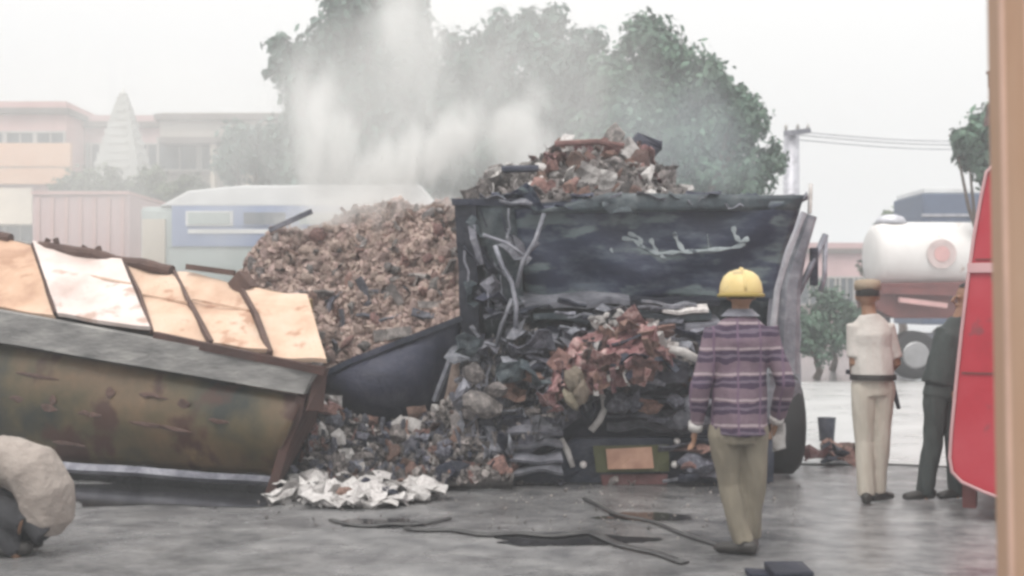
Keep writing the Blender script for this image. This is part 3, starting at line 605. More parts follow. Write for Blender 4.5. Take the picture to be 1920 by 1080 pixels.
    mb = MB(); mb.slab(P(512, 930, 9.52), P(592, 792, 9.9), P(616, 694, 9.75), P(572, 748, 9.5), .08, 6, 6, .03, 4, 5); mb.build('end_board', M_dred, root)
    mb = MB(); mb.slab(P(575, 770, 9.45), P(606, 770, 9.5), P(614, 696, 9.5), P(590, 696, 9.5), .08); mb.build('end_post', M_dred, root)
    mb = MB(); A_, B_ = P(-60, 0, yn(-60)+.12), P(508, 0, yn(508)+.06); mb.slab((A_.x, A_.y, -.01), (B_.x, B_.y, -.01), (B_.x+.1, B_.y+.16, .42), (A_.x+.1, A_.y+.16, .5), .3, 40, 4, .07, 5, 3); mb.build('shade_slab', M_shade, root)  # black slab added to fill the gap with painted shade
    # the hidden sides that close the body
    mb = MB(); mb.slab(far(580, .1), far(-340, .1), far(-340, .1)*1+Vector((0, .3, -2.2)), far(580, .1)+Vector((0, .3, -1.6)), .06, 8, 3, .03); mb.build('back_side', M_olive, root)
    mb = MB(); a = P(120, 880, yn(120)+.25); b_ = P(490, 935, yn(490)+.2)
    mb.bar((a.x-3, a.y+2.9, .17), (b_.x+.3, b_.y+.9, .13), .3, .24); mb.build('chassis_rail', M_shade, root)
    for t in (.15, .45, .75):
        p = a.lerp(b_, t); mb = MB(); mb.bar((p.x, p.y, .15), (p.x+.7, p.y+1.1, .15), .16, .2); mb.build('cross_member', M_char, root)
truck_body()

# ------------------------------------------------------------------ burnt lorry
M_orange = mat('faded_orange_plate', [(.26,.13,.09), (.50,.31,.22)], .6, 6, 0, .1); M_yg = mat('sooty_yellow_green', (.07, .075, .03), .7, 8, 0, .2)
M_redb = mat('burnt_red_bumper', [(.05,.02,.02), (.13,.045,.045)], .65, 5, 0, .3); M_letter = mat('white_lettering_paint', [(.16,.20,.22), (.50,.56,.58)], .7, 14, 0, 0, spots=((.08,.10,.12), 9, .56))
def lorry():
    Y = 10.25; rnd = random.Random(21)
    root = empty('burnt_lorry', (1.1, 11.5, 0), 'burnt out dark lorry with crushed cab and white letters on its visor', 'lorry')
    PP = lambda x, y, d=0: P(x, y, Y+d)
    # visor board with dents
    mb = MB(); mb.slab(PP(985, 556, .30), PP(1448, 562, .18), PP(1506, 374, -.08), PP(965, 392, .05), .07, 34, 18, .15, 2.3, 3); mb.build('visor', M_navy, root, True)
    mb = MB(); mb.slab(PP(1000, 398, .0), PP(1500, 392, -.1), PP(1508, 366, -.12), PP(1140, 362, -.02), .08, 16, 3, .05, 3, 8); mb.build('visor_lip', M_teal, root, True)
    # lettering: a brushed word in a flowing script, white
    def surf(x, y):  # a point just proud of the visor
        v = (557-y)/(557-383); u = min(1, max(0, (x-(985-20*v))/((1448+58*v)-(985-20*v))))
        a, b_, c, d = PP(985, 556, .30), PP(1448, 562, .18), PP(1506, 374, -.08), PP(965, 392, .05)
        p = (a*(1-u)+b_*u)*(1-v)+(d*(1-u)+c*u)*v; nn = (b_-a).cross(d-a).normalized(); return p+nn*(.15*noise.noise(p*2.3+Vector((3, 0, 0)))+.012)
    L = MB()
    def stroke(pts, r):
        q = []
        for i in range(len(pts)-1):
            for k in range(4): q.append(surf(pts[i][0]+(pts[i+1][0]-pts[i][0])*k/4, pts[i][1]+(pts[i+1][1]-pts[i][1])*k/4))
        q.append(surf(*pts[-1])); L.tube(q, [(r*(.8+.35*math.sin(i*1.3)), .004) for i in range(len(q))], 6, True, (0, 0, 1))
    stroke([(1168, 446), (1190, 450), (1212, 466), (1236, 474), (1262, 472), (1290, 470), (1330, 466), (1372, 463), (1398, 456)], .019)
    stroke([(1180, 438), (1200, 446), (1206, 456)], .018); stroke([(1222, 448), (1228, 462), (1234, 474)], .02); stroke([(1266, 436), (1272, 452), (1284, 470)], .022)
    stroke([(1328, 440), (1330, 466)], .014); stroke([(1376, 426), (1378, 440), (1388, 452), (1404, 446)], .022); stroke([(1146, 462), (1150, 470)], .012); stroke([(1240, 478), (1250, 482)], .016)
    L.build('lettering', M_letter, root)
    for k in range(34):
        x = rnd.uniform(862, 1500); put(root, rnd.choice((M_char, M_teal, M_navy, M_greym)), rnd.choice(('sheet', 'plank')), PP(x, rnd.uniform(366, 388), rnd.uniform(-.05, .12)), rnd.uniform(.12, .3), rnd, rot=(rnd.uniform(-1, 1), rnd.uniform(-.3, .3), rnd.uniform(-.5, .5)))
    for k in range(24):
        x = rnd.uniform(866, 980); put(root, rnd.choice((M_char, M_teal, M_greym)), rnd.choice(('sheet', 'plank', 'rod')), PP(x, rnd.uniform(400, 640), rnd.uniform(-.1, .05)), rnd.uniform(.15, .36), rnd, rot=(rnd.uniform(-1, 1), rnd.uniform(.6, 1.6), rnd.uniform(-.5, .5)))
    # left corner: post, teal panel, bent frame
    mb = MB(); mb.slab(PP(868, 690, .1), PP(900, 700, .05), PP(892, 376, 0), PP(852, 376, .02), .16, 2, 12, .03, 4, 2); mb.build('corner_post', M_char, root)
    mb = MB(); mb.slab(PP(893, 640, .25), PP(985, 640, .35), PP(972, 378, .06), PP(884, 378, .04), .05, 8, 14, .12, 3, 12); mb.build('side_panel', M_teal, root, True)
    mb = MB(); mb.slab(PP(848, 384, -.02), PP(970, 386, -.02), PP(972, 374, -.02), PP(846, 372, -.02), .1, 6, 1, .02); mb.build('top_edge', M_char, root)
    for pts, r in (([(928, 460), (942, 500), (960, 530), (968, 575), (966, 620)], .022), ([(1020, 400), (1004, 450), (980, 490), (968, 540)], .020), ([(905, 440), (950, 455), (985, 480), (1010, 455)], .016), ([(960, 560), (940, 610), (930, 650)], .02)):
        mb = MB(); mb.tube([PP(x, y, -.16) for x, y in pts], r, 7); mb.build('bent_frame', M_greym, root, True)
    # cab shell: roof, sides, back, interior floor
    xl, xr = PP(862, 0).x, PP(1500, 0).x
    mb = MB(); mb.slab((xl+.05, Y+.15, 2.45), (xr-.1, Y+.1, 2.44), (xr-.1, Y+2.0, 2.5), (xl+.05, Y+2.0, 2.4), .06, 10, 8, .1, 1.8, 3); mb.build('roof', M_char, root)
    mb = MB(); mb.slab((xl+.1, Y+2.0, .7), (xr-.2, Y+2.0, .7), (xr-.15, Y+2.0, 2.36), (xl+.08, Y+2.0, 2.36), .06, 8, 6, .06); mb.build('back_wall', M_char, root)
    mb = MB(); mb.slab((xl+.06, Y+2.0, .6), (xl+.12, Y+.2, .6), (xl+.06, Y+.2, 2.4), (xl+.04, Y+2.0, 2.4), .05, 6, 6, .06); mb.build('side_wall', M_char, root)
    mb = MB(); mb.slab(PP(1448, 720, .05), PP(1500, 720, 1.6), PP(1500, 560, 1.6), PP(1450, 560, .05), .05, 5, 5, .05); mb.build('door', M_greym, root)
    mb = MB(); mb.box(((xl+xr)/2, Y+1.2, .95), (2.5, 1.5, .5)); mb.build('engine_hump', M_char, root)
    # right posts: pale strip and second darker strip
    mb = MB(); pts = [PP(1508, 398, -.16), PP(1478, 470, -.14), PP(1457, 545, -.1), PP(1449, 620, -.08), PP(1446, 700, -.05)]; mb.tube(pts, [(.028, .02)]*5, 6); mb.build('door_pillar', M_pale, root)
    mb = MB(); pts = [PP(1522, 404, .1), PP(1500, 470, .12), PP(1482, 540, .15), PP(1476, 700, .2)]; mb.tube(pts, [(.05, .03), (.06, .04), (.09, .05), (.11, .06)], 6); mb.build('door_edge', M_greym, root)
    mb = MB(); mb.tube([PP(1520, 345, .2), PP(1518, 400, .15)], .02, 6); mb.build('aerial', M_ash, root)
    mb = MB(); mb.tube([PP(1492, 560, .2), PP(1520, 500, .25), PP(1548, 440, .3)], .03, 7); mb.tube([PP(1548, 440, .3), PP(1546, 520, .3), PP(1538, 545, .3)], .022, 7); a = mb.build('mirror_arm', M_greym, root, True)
    mb = MB(); mb.box(PP(1526, 500, .26), (.07, .05, .34)); mb.build('mirror', M_char, a, bevel=.01)
    # dashboard ledges
    for (x0, y0, x1, y1, d, th, mm) in ((970, 556, 1180, 548, .12, .06, M_greym), (1000, 580, 1330, 575, .05, .05, M_teal), (1180, 548, 1345, 552, .1, .07, M_char), (1210, 605, 1350, 590, -.02, .06, M_greym), (985, 620, 1150, 600, .0, .07, M_greym), (1230, 640, 1340, 625, -.06, .05, M_char)):
        mb = MB(); a, b_ = PP(x0, y0, d), PP(x1, y1, d); mb.slab(a+Vector((0, -.12, -th)), b_+Vector((0, -.12, -th)), b_+Vector((0, .25, th*.3)), a+Vector((0, .25, th*.3)), .05, 10, 3, .05, 4, x0*.01); mb.build('dashboard_ledge', mm, root)
    mb = MB(); mb.slab(PP(900, 760, .2), PP(1450, 760, .15), PP(1448, 548, .45), PP(895, 548, .5), .06, 20, 10, .16, 3, 6); mb.build('firewall', M_teal, root, True)
    # front: backing, grille slats, bumper
    mb = MB(); mb.slab(PP(940, 905, .12), PP(1450, 905, .12), PP(1450, 700, .12), PP(930, 690, .12), .1, 14, 6, .06, 4, 1); mb.build('front_panel', M_char, root)
    for i, y in enumerate((716, 742, 768, 794)):
        mb = MB(); mb.slab(PP(1138, y+9, -.06), PP(1300, y+11, -.08), PP(1300, y, -.02), PP(1138, y-2, 0), .03, 8, 1, .05, 5, i*4); mb.build('grille_slat', M_greym if i % 2 else M_dkgrey, root)
    for i, y in enumerate((800, 826, 852, 874)):
        mb = MB(); mb.slab(PP(948, y+12, -.36), PP(1056, y+8, -.36), PP(1052, y-4, -.29), PP(952, y, -.29), .03, 7, 1, .06, 5, i*3+50); mb.build('grille_slat', M_greym, root)
    mb = MB(); mb.slab(PP(935, 905, -.16), PP(1450, 905, -.12), PP(1450, 818, -.10), PP(1075, 822, -.14), .12, 16, 3, .05, 3, 2); mb.build('bumper', M_char, root)
    mb = MB(); mb.slab(PP(1118, 886, -.24), PP(1256, 884, -.24), PP(1254, 834, -.22), PP(1112, 836, -.22), .03, 6, 2, .03, 5, 2); mb.build('plate_bracket', M_yg, root)
    mb = MB(); mb.slab(PP(1140, 880, -.27), PP(1226, 878, -.27), PP(1222, 838, -.25), PP(1136, 842, -.25), .02, 4, 2, .02, 5, 2); mb.build('licence_plate', M_orange, root)
    mb = MB(); mb.slab(PP(1130, 910, -.22), PP(1250, 908, -.22), PP(1252, 888, -.2), PP(1126, 890, -.2), .04, 6, 1, .03, 5, 1); mb.build('bumper_valance', M_redb, root)
    for (x, y, r) in ((1270, 828, .026), (1266, 872, .03), (1094, 872, .03)):
        mb = MB(); c = PP(x, y, -.28); mb.tube([c+Vector((0, .04, 0)), c, c-Vector((0, .02, 0))], [r*1.1, r, r*.5], 12); mb.build('bumper_lamp', M_ash, root, True)
    # headlamp rim torn open, pale hook and strip
    mb = MB(); mb.tube([PP(x, y, -.30) for x, y in ((1104, 734), (1118, 732), (1131, 745), (1134, 766), (1124, 788), (1108, 808))], [(.016, .012), (.022, .014), (.026, .014), (.028, .014), (.030, .014), (.03, .012)], 8); mb.build('headlamp_rim', M_ash, root, True)
    mb = MB(); mb.tube([PP(x, y, -.28) for x, y in ((1052, 822), (1064, 846), (1074, 876))], [(.022, .012), (.028, .012), (.022, .012)], 8); mb.build('bumper_strip', M_ash, root, True)
    mb = MB(); mb.tube([PP(x, y, -.26) for x, y in ((1090, 768), (1098, 752), (1112, 752), (1116, 768), (1108, 786), (1096, 786), (1090, 768))], .02, 7, False); mb.build('headlamp_socket', M_char, root, True)
    # front wheels
    w1 = wheel((PP(1482, 0).x, Y+.45, .47), .47, .32, root, 'X'); w2 = wheel((PP(985, 0).x, Y+.55, .5), .5, .32, root, 'X')
    mb = MB(); mb.slab(PP(1425, 800, -.05), PP(1512, 775, .1), PP(1500, 715, .1), PP(1440, 690, -.05), .05, 5, 6, .04, 4, 3); mb.build('wing', M_greym, root, True)
    # cargo body behind the cab
    mb = MB(); mb.span((xl+.15, Y+2.15, .9), (xr-.25, Y+6.5, 1.0)); mb.build('cargo_floor', M_char, root)
    for sx in (xl+.15, xr-.3):
        mb = MB(); mb.slab((sx, Y+2.15, 1.004), (sx, Y+6.5, 1.004), (sx, Y+6.5, 2.3), (sx, Y+2.15, 2.3), .06, 8, 4, .05); mb.build('cargo_side', M_char, root)
    for yy in (Y+4.6, Y+5.7): wheel((xl+.5, yy, .5), .5, .4, root, 'X'); wheel((xr-.65, yy, .5), .5, .4, root, 'X')
    for dy in (0,): mb = MB(); mb.span((xl+.9, Y+.9, .55), (xl+1.05, Y+6.4, .75)); mb.span((xr-1.2, Y+.9, .55), (xr-1.05, Y+6.4, .75)); mb.build('chassis_rail', M_char, root)
lorry()

# load of wreckage on the cab roof
def roof_load():
    rnd = random.Random(31)
    root = empty('roof_debris', P(1080, 380, 11.2), 'pinkish grey pile of wreckage lying on the burnt cab roof', 'debris pile')
    T = [(888, 372), (900, 345), (930, 325), (985, 318), (1010, 300), (1040, 275), (1100, 268), (1160, 270), (1215, 285), (1250, 330), (1285, 368)]
    Bt = [(888, 378), (1285, 378)]
    S = mound('debris_core', root, M_mixd, T, Bt, lambda x: 10.45, lambda x: 11.5, 26, 10, .06, 4, False, 4)
    for k in range(120):
        u, v = rnd.random(), rnd.random(); m = M_rust if .28 < u < .8 and rnd.random() < .6 else (M_mixd if rnd.random() < .7 else M_ash)
        put(root, m, rnd.choice(('chunk', 'chunk', 'plank', 'sheet', 'rod')), S(u, v)+Vector((0, -.03, .02)), rnd.uniform(.10, .30), rnd)
    for k in range(14):
        u, v = rnd.uniform(.35, .85), rnd.uniform(.2, .9); put(root, M_pink if k % 2 else M_ash, 'sheet', S(u, v)+Vector((0, -.08, .02)), rnd.uniform(.16, .3), rnd)
    stuff_pieces('small_debris', root, M_mixd, [(S(rnd.random(), rnd.random())+Vector((0, -.02, .01)), rnd.uniform(.03, .09)) for _ in range(700)], rnd, False, ('chunk', 'plank', 'rod'))
    mb = MB(); mb.tube([P(940, 318, 10.9), P(1010, 316, 10.9)], .035, 7); mb.build('rod', M_char, root)
    mb = MB(); mb.tube([P(1040, 270, 10.95), P(1120, 266, 10.95), P(1170, 274, 10.95)], .03, 7); mb.build('rod', M_rust, root)
    mb = MB(); c = P(1228, 330, 11.6); mb.tube([c+Vector((-.25, 0, -.2)), c+Vector((-.22, 0, .12)), c+Vector((-.1, 0, .28)), c+Vector((.08, 0, .3))], [.18, .2, .16, .05], 10); mb.jitter(.04, 3); tag(mb.build('dented_drum', M_char), 'dark dented drum on the right end of the roof debris', 'drum')
roof_load()

# debris heaped on the crushed front and on the road before it
def front_debris():
    rnd = random.Random(41)
    root = empty('front_debris', P(1100, 700, 10), 'dark twisted wreckage heaped against the front of the burnt lorry', 'debris pile'); root.location.z = 0
    T = [(862, 660), (905, 640), (960, 625), (1030, 640), (1100, 625), (1180, 620), (1260, 640), (1345, 650)]
    Bt = [(862, 880), (930, 860), (1000, 820), (1060, 770), (1130, 720), (1250, 690), (1345, 700)]
    S = mound('debris_core', root, M_dkgrey, T, Bt, lambda x: 9.95, lambda x: 10.35, 40, 20, .14, 4, False, 9)
    for k in range(230):
        u, v = rnd.random(), rnd.random(); m = rnd.choice((M_dkgrey, M_greym, M_char, M_mixd, M_greym))
        put(root, m, rnd.choice(('sheet', 'sheet', 'chunk', 'plank', 'rod')), S(u, v)+Vector((0, -.04, .02)), rnd.uniform(.10, .34), rnd)
    stuff_pieces('small_debris', root, M_mixd, [(S(rnd.random(), rnd.random())+Vector((0, -.03, .01)), rnd.uniform(.03, .09)) for _ in range(900)], rnd, False, ('chunk', 'plank', 'sheet'))
    for k in range(90):
        x = rnd.uniform(950, 1345); y = rnd.uniform(700, 900) if k % 3 else rnd.uniform(620, 720)
        if (1120 < x < 1255 and y > 790) or (1040 < x < 1150 and y > 715) or (x < 1070 and y > 800 and k % 4): continue
        put(root, rnd.choice((M_dkgrey, M_char, M_dkgrey, M_greym, M_rust)), rnd.choice(('sheet', 'plank', 'plank', 'lump')), P(x, y, 9.98+.0006*(800-y)), rnd.uniform(.12, .38), rnd, rot=(rnd.uniform(-.9, .9), rnd.uniform(-.3, .3), rnd.uniform(-.5, .5)))
    for k in range(16):
        x, y = rnd.uniform(960, 1340), rnd.uniform(890, 912); Yg = 3410/(y-570); put(root, rnd.choice((M_ash, M_mixd, M_dkgrey)), rnd.choice(('chunk', 'sheet')), P(x, y, Yg)+Vector((0, 0, .03)), rnd.uniform(.07, .16), rnd, True)
    # pieces lodged along the windscreen opening
    for k in range(46):
        x, y = rnd.uniform(900, 1340), rnd.uniform(560, 650); put(root, rnd.choice((M_greym, M_char, M_greym, M_ash if k % 5 == 0 else M_dkgrey)), rnd.choice(('sheet', 'plank', 'plank')), P(x, y, 10.2-.0012*(y-560)), rnd.uniform(.12, .36), rnd, rot=(rnd.uniform(-.6, .6), rnd.uniform(-.3, .3), rnd.uniform(-.4, .4)))
    # rounded burnt drum shape low left
    for x, y in ((890, 700), (930, 730), (905, 760), (960, 700), (880, 650), (1000, 700)): put(root, M_mixd if x % 20 else M_teal, 'lump' if x % 20 else 'sheet', P(x, y, 9.88), rnd.uniform(.2, .32), rnd)
    # faded red crumpled bodywork draped over the front
    r2 = empty('red_bodywork', P(1140, 660, 9.8), 'crumpled faded red cab panel bulging above the orange number plate', 'wreckage'); r2.location.z = 0
    vv = []; n, m = 30, 18
    TT = [(1028, 730), (1045, 672), (1080, 632), (1130, 612), (1190, 606), (1225, 600), (1255, 640), (1262, 668)]
    BB = [(1028, 760), (1060, 745), (1090, 740), (1130, 728), (1180, 722), (1220, 690), (1262, 672)]
    for j in range(m+1):
        for i in range(n+1):
            x = 1028+234*i/n; v = j/m; y = interp(BB, x)*(1-v)+interp(TT, x)*v; p = P(x, y, 9.78+.25*v)
            k = .10*noise.noise(p*5)+.06*noise.noise(p*11); k += .08*noise.noise(p*19); p.y -= .16*math.sin(math.pi*v)+k*1.3; p.z += k*.3; vv.append(p)
    N = len(vv); vv += [v+Vector((0, .03, 0)) for v in vv]; W = n+1; ff = []
    for j in range(m):
        for i in range(n): a = j*W+i; ff += [(a, a+1, a+W+1, a+W), (a+N, a+N+W, a+N+W+1, a+N+1)]
    for i in range(n): ff += [(i, i+N, i+1+N, i+1), (m*W+i, m*W+i+1, m*W+i+1+N, m*W+i+N)]
    for j in range(m): ff += [(j*W, j*W+W, j*W+W+N, j*W+N), (j*W+n, j*W+n+N, j*W+W+n+N, j*W+W+n)]
    mb = MB(); mb.add(vv, ff); mb.build('crumpled_panel', M_pink, r2, True)
    for k in range(80):
        i = rnd.randrange(N//8, N); p = vv[i]; put(r2, rnd.choice((M_pink, M_pink, M_rust, M_ash, M_char)), rnd.choice(('sheet', 'plank')), p+Vector((0, -.05, 0)), rnd.uniform(.10, .30), rnd)
    for k in range(12):
        put(r2, M_ash, 'chunk', P(rnd.uniform(1095, 1170), rnd.uniform(590, 604), 9.95), rnd.uniform(.05, .1), rnd)
    mk = mat('khaki_flap_cloth', (.20, .17, .13), .9, 9, vary=.3)
    for x, y in ((1078, 712), (1088, 738), (1070, 748)): put(r2, mk, 'lump', P(x, y, 9.62), rnd.uniform(.16, .24), rnd)
    mb = MB(); mb.tube([P(x, y, 9.7) for x, y in ((1255, 655), (1280, 660), (1305, 672), (1330, 668))], [(.03, .02), (.04, .02), (.035, .02), (.03, .02)], 7); mb.build('bent_strip', M_ash, r2, True)
front_debris()

def side_debris():
    rnd = random.Random(61)
    a = empty('wreck_fragments', P(1562, 856, 11.6), 'dark red broken panel pieces lying right of the burnt lorry wheel', 'debris'); a.location.z = 0
    for k in range(14):
        x = rnd.uniform(1525, 1605); put(a, (M_rust, M_char, M_redb)[k % 3], ('sheet', 'plank')[k % 2], P(x, 0, rnd.uniform(11.2, 12))*1, rnd.uniform(.2, .42), rnd, True).location.z = rnd.uniform(.05, .16)
    b = empty('black_bucket', P(1550, 820, 13.2), 'small black bucket standing on the pale glare sheet', 'bucket'); b.location.z = .012
    c = b.location; mb = MB(); mb.tube([c, c+Vector((0, 0, .25)), c+Vector((0, 0, .26)), c+Vector((0, 0, .24)), c+Vector((0, 0, .03))], [.08, .10, .105, .095, .07], 16); mb.build('bucket_body', M_char, b, True)
    mb = MB(); mb.tube([c+Vector((.10*math.cos(t), 0, .25-.1*math.sin(t)*.2)) for t in [math.pi*q/10 for q in range(11)]], .008, 6, True, (0, 1, 0)); mb.build('handle', M_greym, b, True)
side_debris()
def road_debris():
    rnd = random.Random(51)
    root = empty('road_debris', (-1, 9.8, 0), 'grey and brown rubble spilled over the road between the two wrecks', 'rubble')
    T = [(520, 905), (560, 860), (585, 770), (610, 750), (700, 800), (790, 790), (850, 745), (900, 760), (945, 800), (960, 860)]
    Bt = [(520, 925), (700, 920), (900, 903), (960, 902)]
    S = mound('rubble_core', root, M_mixd, T, Bt, lambda x: 9.75, lambda x: 10.3, 40, 14, .06, 4, True, 2)
    for k in range(290):
        u, v = rnd.random(), rnd.random(); m = rnd.choice((M_mixd, M_dkgrey, M_ash, M_rust, M_rust, M_dkgrey, M_pink if k % 3 == 0 else M_char))
        put(root, m, rnd.choice(('chunk', 'chunk', 'sheet', 'plank')), S(u, v)+Vector((0, -.03, .03)), rnd.uniform(.07, .22), rnd)
    stuff_pieces('small_rubble', root, M_mixd, [(S(rnd.random(), rnd.random())+Vector((0, -.03, .02)), rnd.uniform(.03, .09)) for _ in range(1300)], rnd, False, ('chunk', 'plank', 'sheet'))
    # pale ash and paper fanned out in front
    r2 = empty('pale_litter', (-1.4, 9.3, 0), 'white ash and torn paper littering the road before the rubble', 'litter')
    def in_fan():
        while True:
            x = rnd.uniform(512, 805); y = rnd.uniform(850, 945)
            if y > 930-(x-512)*.55 and y > 858 and y < 950-abs(x-650)*.12 and y > 850+max(0, x-640)*.30: return x, y
    for k in range(150):
        x, y = in_fan(); Yg = 3410/(y+8-570); z = rnd.uniform(.02, .10)
        put(r2, M_white if k % 4 else M_ash, rnd.choice(('sheet', 'sheet', 'chunk')), P(x, y+8, Yg)+Vector((0, 0, z)), rnd.uniform(.16, .32), rnd, rot=(rnd.uniform(-.35, .35), rnd.uniform(-.35, .35), rnd.uniform(0, 6.3)))
    for k in range(22):
        x, y = in_fan(); Yg = 3410/(y+8-570); put(r2, rnd.choice((M_rust, M_char)), 'chunk', P(x, y+8, Yg)+Vector((0, 0, .1)), rnd.uniform(.08, .16), rnd, True)
    stuff_pieces('small_scraps', r2, M_white, [(P(x, y+8, 3410/(y+8-570))+Vector((0, 0, rnd.uniform(.01, .06))), rnd.uniform(.03, .08)) for x, y in (in_fan() for _ in range(700))], rnd, True, ('sheet', 'chunk'))
    o = stuff_pieces('gravel_scatter', None, M_mixd, [(P(x, y, 3410/(y-570))+Vector((0, 0, .006)), rnd.uniform(.008, .03)) for x, y in ((rnd.uniform(480, 1500), rnd.triangular(905, 1020, 908)) for _ in range(420))], rnd, True, ('chunk',))
    tag(o, 'small dark crumbs of debris scattered on the wet road')
road_debris()

# ------------------------------------------------------------------ fire hoses and the block at the lower edge
M_hose = mat('wet_dark_hose', [(.03,.03,.033), (.09,.088,.086)], .4, 12, 0, .3)
def hose(pts, label, r=(.038, .009)):
    q = []
    for (x, y), (x2, y2) in zip(pts, pts[1:]):
        for k in range(6): a = x+(x2-x)*k/6; b_ = y+(y2-y)*k/6+2.5*math.sin(a*.05); q.append(P(a, b_, 3410/(b_-570))+Vector((0, 0, r[1]+.004)))
    mb = MB(); mb.tube(q, [r]*len(q), 8, True, (0, 1, 0)); o = mb.build('fire_hose', M_hose, None, True); tag(o, label, 'fire hose', 'flat hoses lying on the wet road')
hose([(760, 992), (900, 1003), (1000, 1006), (1110, 1004), (1150, 1018), (1205, 1036), (1300, 1060)], 'dark flat hose across the middle foreground curving down to the right')
hose([(1095, 940), (1150, 962), (1230, 985), (1300, 1008), (1345, 1028), (1400, 1036)], 'thinner dark hose running from the wreck to the helmeted man', (.022, .008))
hose([(620, 978), (700, 990), (760, 985), (860, 975)], 'short dark hose on the road below the pale litter', (.03, .008))
mb = MB(); c = P(1478, 1078, 3410/(1084-570)); mb.box((c.x, c.y, .03), (.22, .3, .07)); mb.box((c.x-.14, c.y+.05, .018), (.16, .12, .035)); mb.jitter(.02, 7); tag(mb.build('charred_block', M_char, None, False, .01), 'charred black timber block on the road at the lower edge', 'timber block')

# ------------------------------------------------------------------ people
M_skin = mat('brown_skin', (.30, .17, .11), .6, 20, 0, .1, bscale=120); M_hair = mat('black_hair', (.018, .015, .014), .6, 40, 0, .6)
def plaid():
    m = mat('plaid_shirt_cloth', [(.115,.075,.105), (.20,.145,.175)], .9, 9, 0, .35, bscale=60); t = m.node_tree; N = t.nodes.new; L = t.links.new; b = t.nodes['Principled BSDF']
    tc = N('ShaderNodeTexCoord'); s = N('ShaderNodeSeparateXYZ'); nz = N('ShaderNodeTexNoise'); nz.inputs['Scale'].default_value = 7; L(tc.outputs['Object'], nz.inputs[0])
    L(tc.outputs['Object'], s.inputs[0]); base = b.inputs['Base Color'].links[0].from_socket
    def band(sock, per, off, width, colr, prev, wob=.03):
        a = N('ShaderNodeMath'); a.operation = 'MULTIPLY_ADD'; a.inputs[1].default_value = wob; L(nz.outputs[0], a.inputs[0]); L(sock, a.inputs[2])
        d = N('ShaderNodeMath'); d.operation = 'MULTIPLY_ADD'; d.inputs[1].default_value = 1/per; d.inputs[2].default_value = off; L(a.outputs[0], d.inputs[0])
        f = N('ShaderNodeMath'); f.operation = 'FRACT'; L(d.outputs[0], f.inputs[0]); g = N('ShaderNodeMath'); g.operation = 'LESS_THAN'; g.inputs[1].default_value = width; L(f.outputs[0], g.inputs[0])
        h = N('ShaderNodeMath'); h.operation = 'MULTIPLY'; h.inputs[1].default_value = .85; L(g.outputs[0], h.inputs[0])
        q = N('ShaderNodeMix'); q.data_type = 'RGBA'; L(h.outputs[0], q.inputs[0]); L(prev, q.inputs[6]); q.inputs[7].default_value = (*colr, 1); return q.outputs[2]
    c = band(s.outputs[2], .155, .1, .46, (.035, .02, .05), base, .07); c = band(s.outputs[2], .155, .72, .10, (.36, .30, .32), c); c = band(s.outputs[2], .155, .93, .12, (.15, .12, .16), c, .07)
    c = band(s.outputs[0], .14, .3, .10, (.14, .09, .14), c); L(c, b.inputs['Base Color']); return m
M_plaid = plaid(); M_khaki = mat('khaki_trousers_cloth', [(.13,.115,.09), (.25,.22,.17)], .9, 5, 0, .3, bscale=30, stretch=(1, 1, .4)); M_boot = mat('dark_boot_leather', (.03, .027, .025), .5, 8, 0, .2)
M_helmet = mat('yellow_helmet_shell', [(.62,.45,.17), (.74,.60,.30)], .45, 6, 0, .05, spots=((.42,.32,.16), 9, .64)); M_brim = mat('helmet_brim_band', (.30, .22, .05), .5, 6, 0, 0)
M_wshirt = mat('off_white_shirt_cloth', [(.42,.39,.36), (.60,.57,.54)], .9, 5, 0, .3, bscale=30); M_ptr = mat('pale_khaki_uniform_cloth', [(.40,.36,.30), (.55,.51,.45)], .9, 5, 0, .3, bscale=30, stretch=(1, 1, .4))
M_dgreen = mat('dark_green_uniform_cloth', [(.035,.045,.045), (.075,.09,.088)], .9, 5, 0, .3, bscale=30, stretch=(1, 1, .5)); M_tan = mat('tan_shirt_cloth', [(.22,.185,.165), (.42,.37,.335)], .95, 5, 0, .8, bscale=26); M_dtr = mat('dark_grey_trousers_cloth', (.04, .04, .045), .9, 6, 0, .3)
M_cap = mat('khaki_cap_cloth', (.34, .27, .2), .9, 8, 0, .1)

def remesh(mb, name, m, parent, voxel=.012, smooth=4, wr=0, wf=9, ws=(1, 1, .35), inflate=0):
    me = mb.mesh(name); o = bpy.data.objects.new(name, me); COL.objects.link(o)
    r = o.modifiers.new('r', 'REMESH'); r.mode = 'VOXEL'; r.voxel_size = voxel
    s = o.modifiers.new('s', 'SMOOTH'); s.factor = .6; s.iterations = smooth
    dg = bpy.context.evaluated_depsgraph_get(); me2 = bpy.data.meshes.new_from_object(o.evaluated_get(dg)); bpy.data.objects.remove(o); me2.name = name
    if wr or inflate:
        ns = [v.normal.copy() for v in me2.vertices]
        for v, nn in zip(me2.vertices, ns):
            c = v.co; k = noise.noise(Vector((c.x*ws[0], c.y*ws[1], c.z*ws[2]))*wf)+.6*noise.noise(Vector((c.x*ws[0], c.y*ws[1], c.z*ws[2]+c.x*.6))*wf*2.3); v.co = c+nn*(k*wr+inflate)
    for p in me2.polygons: p.use_smooth = True
    me2.materials.clear(); me2.materials.append(m)
    return link(name, me2, None, parent, False)
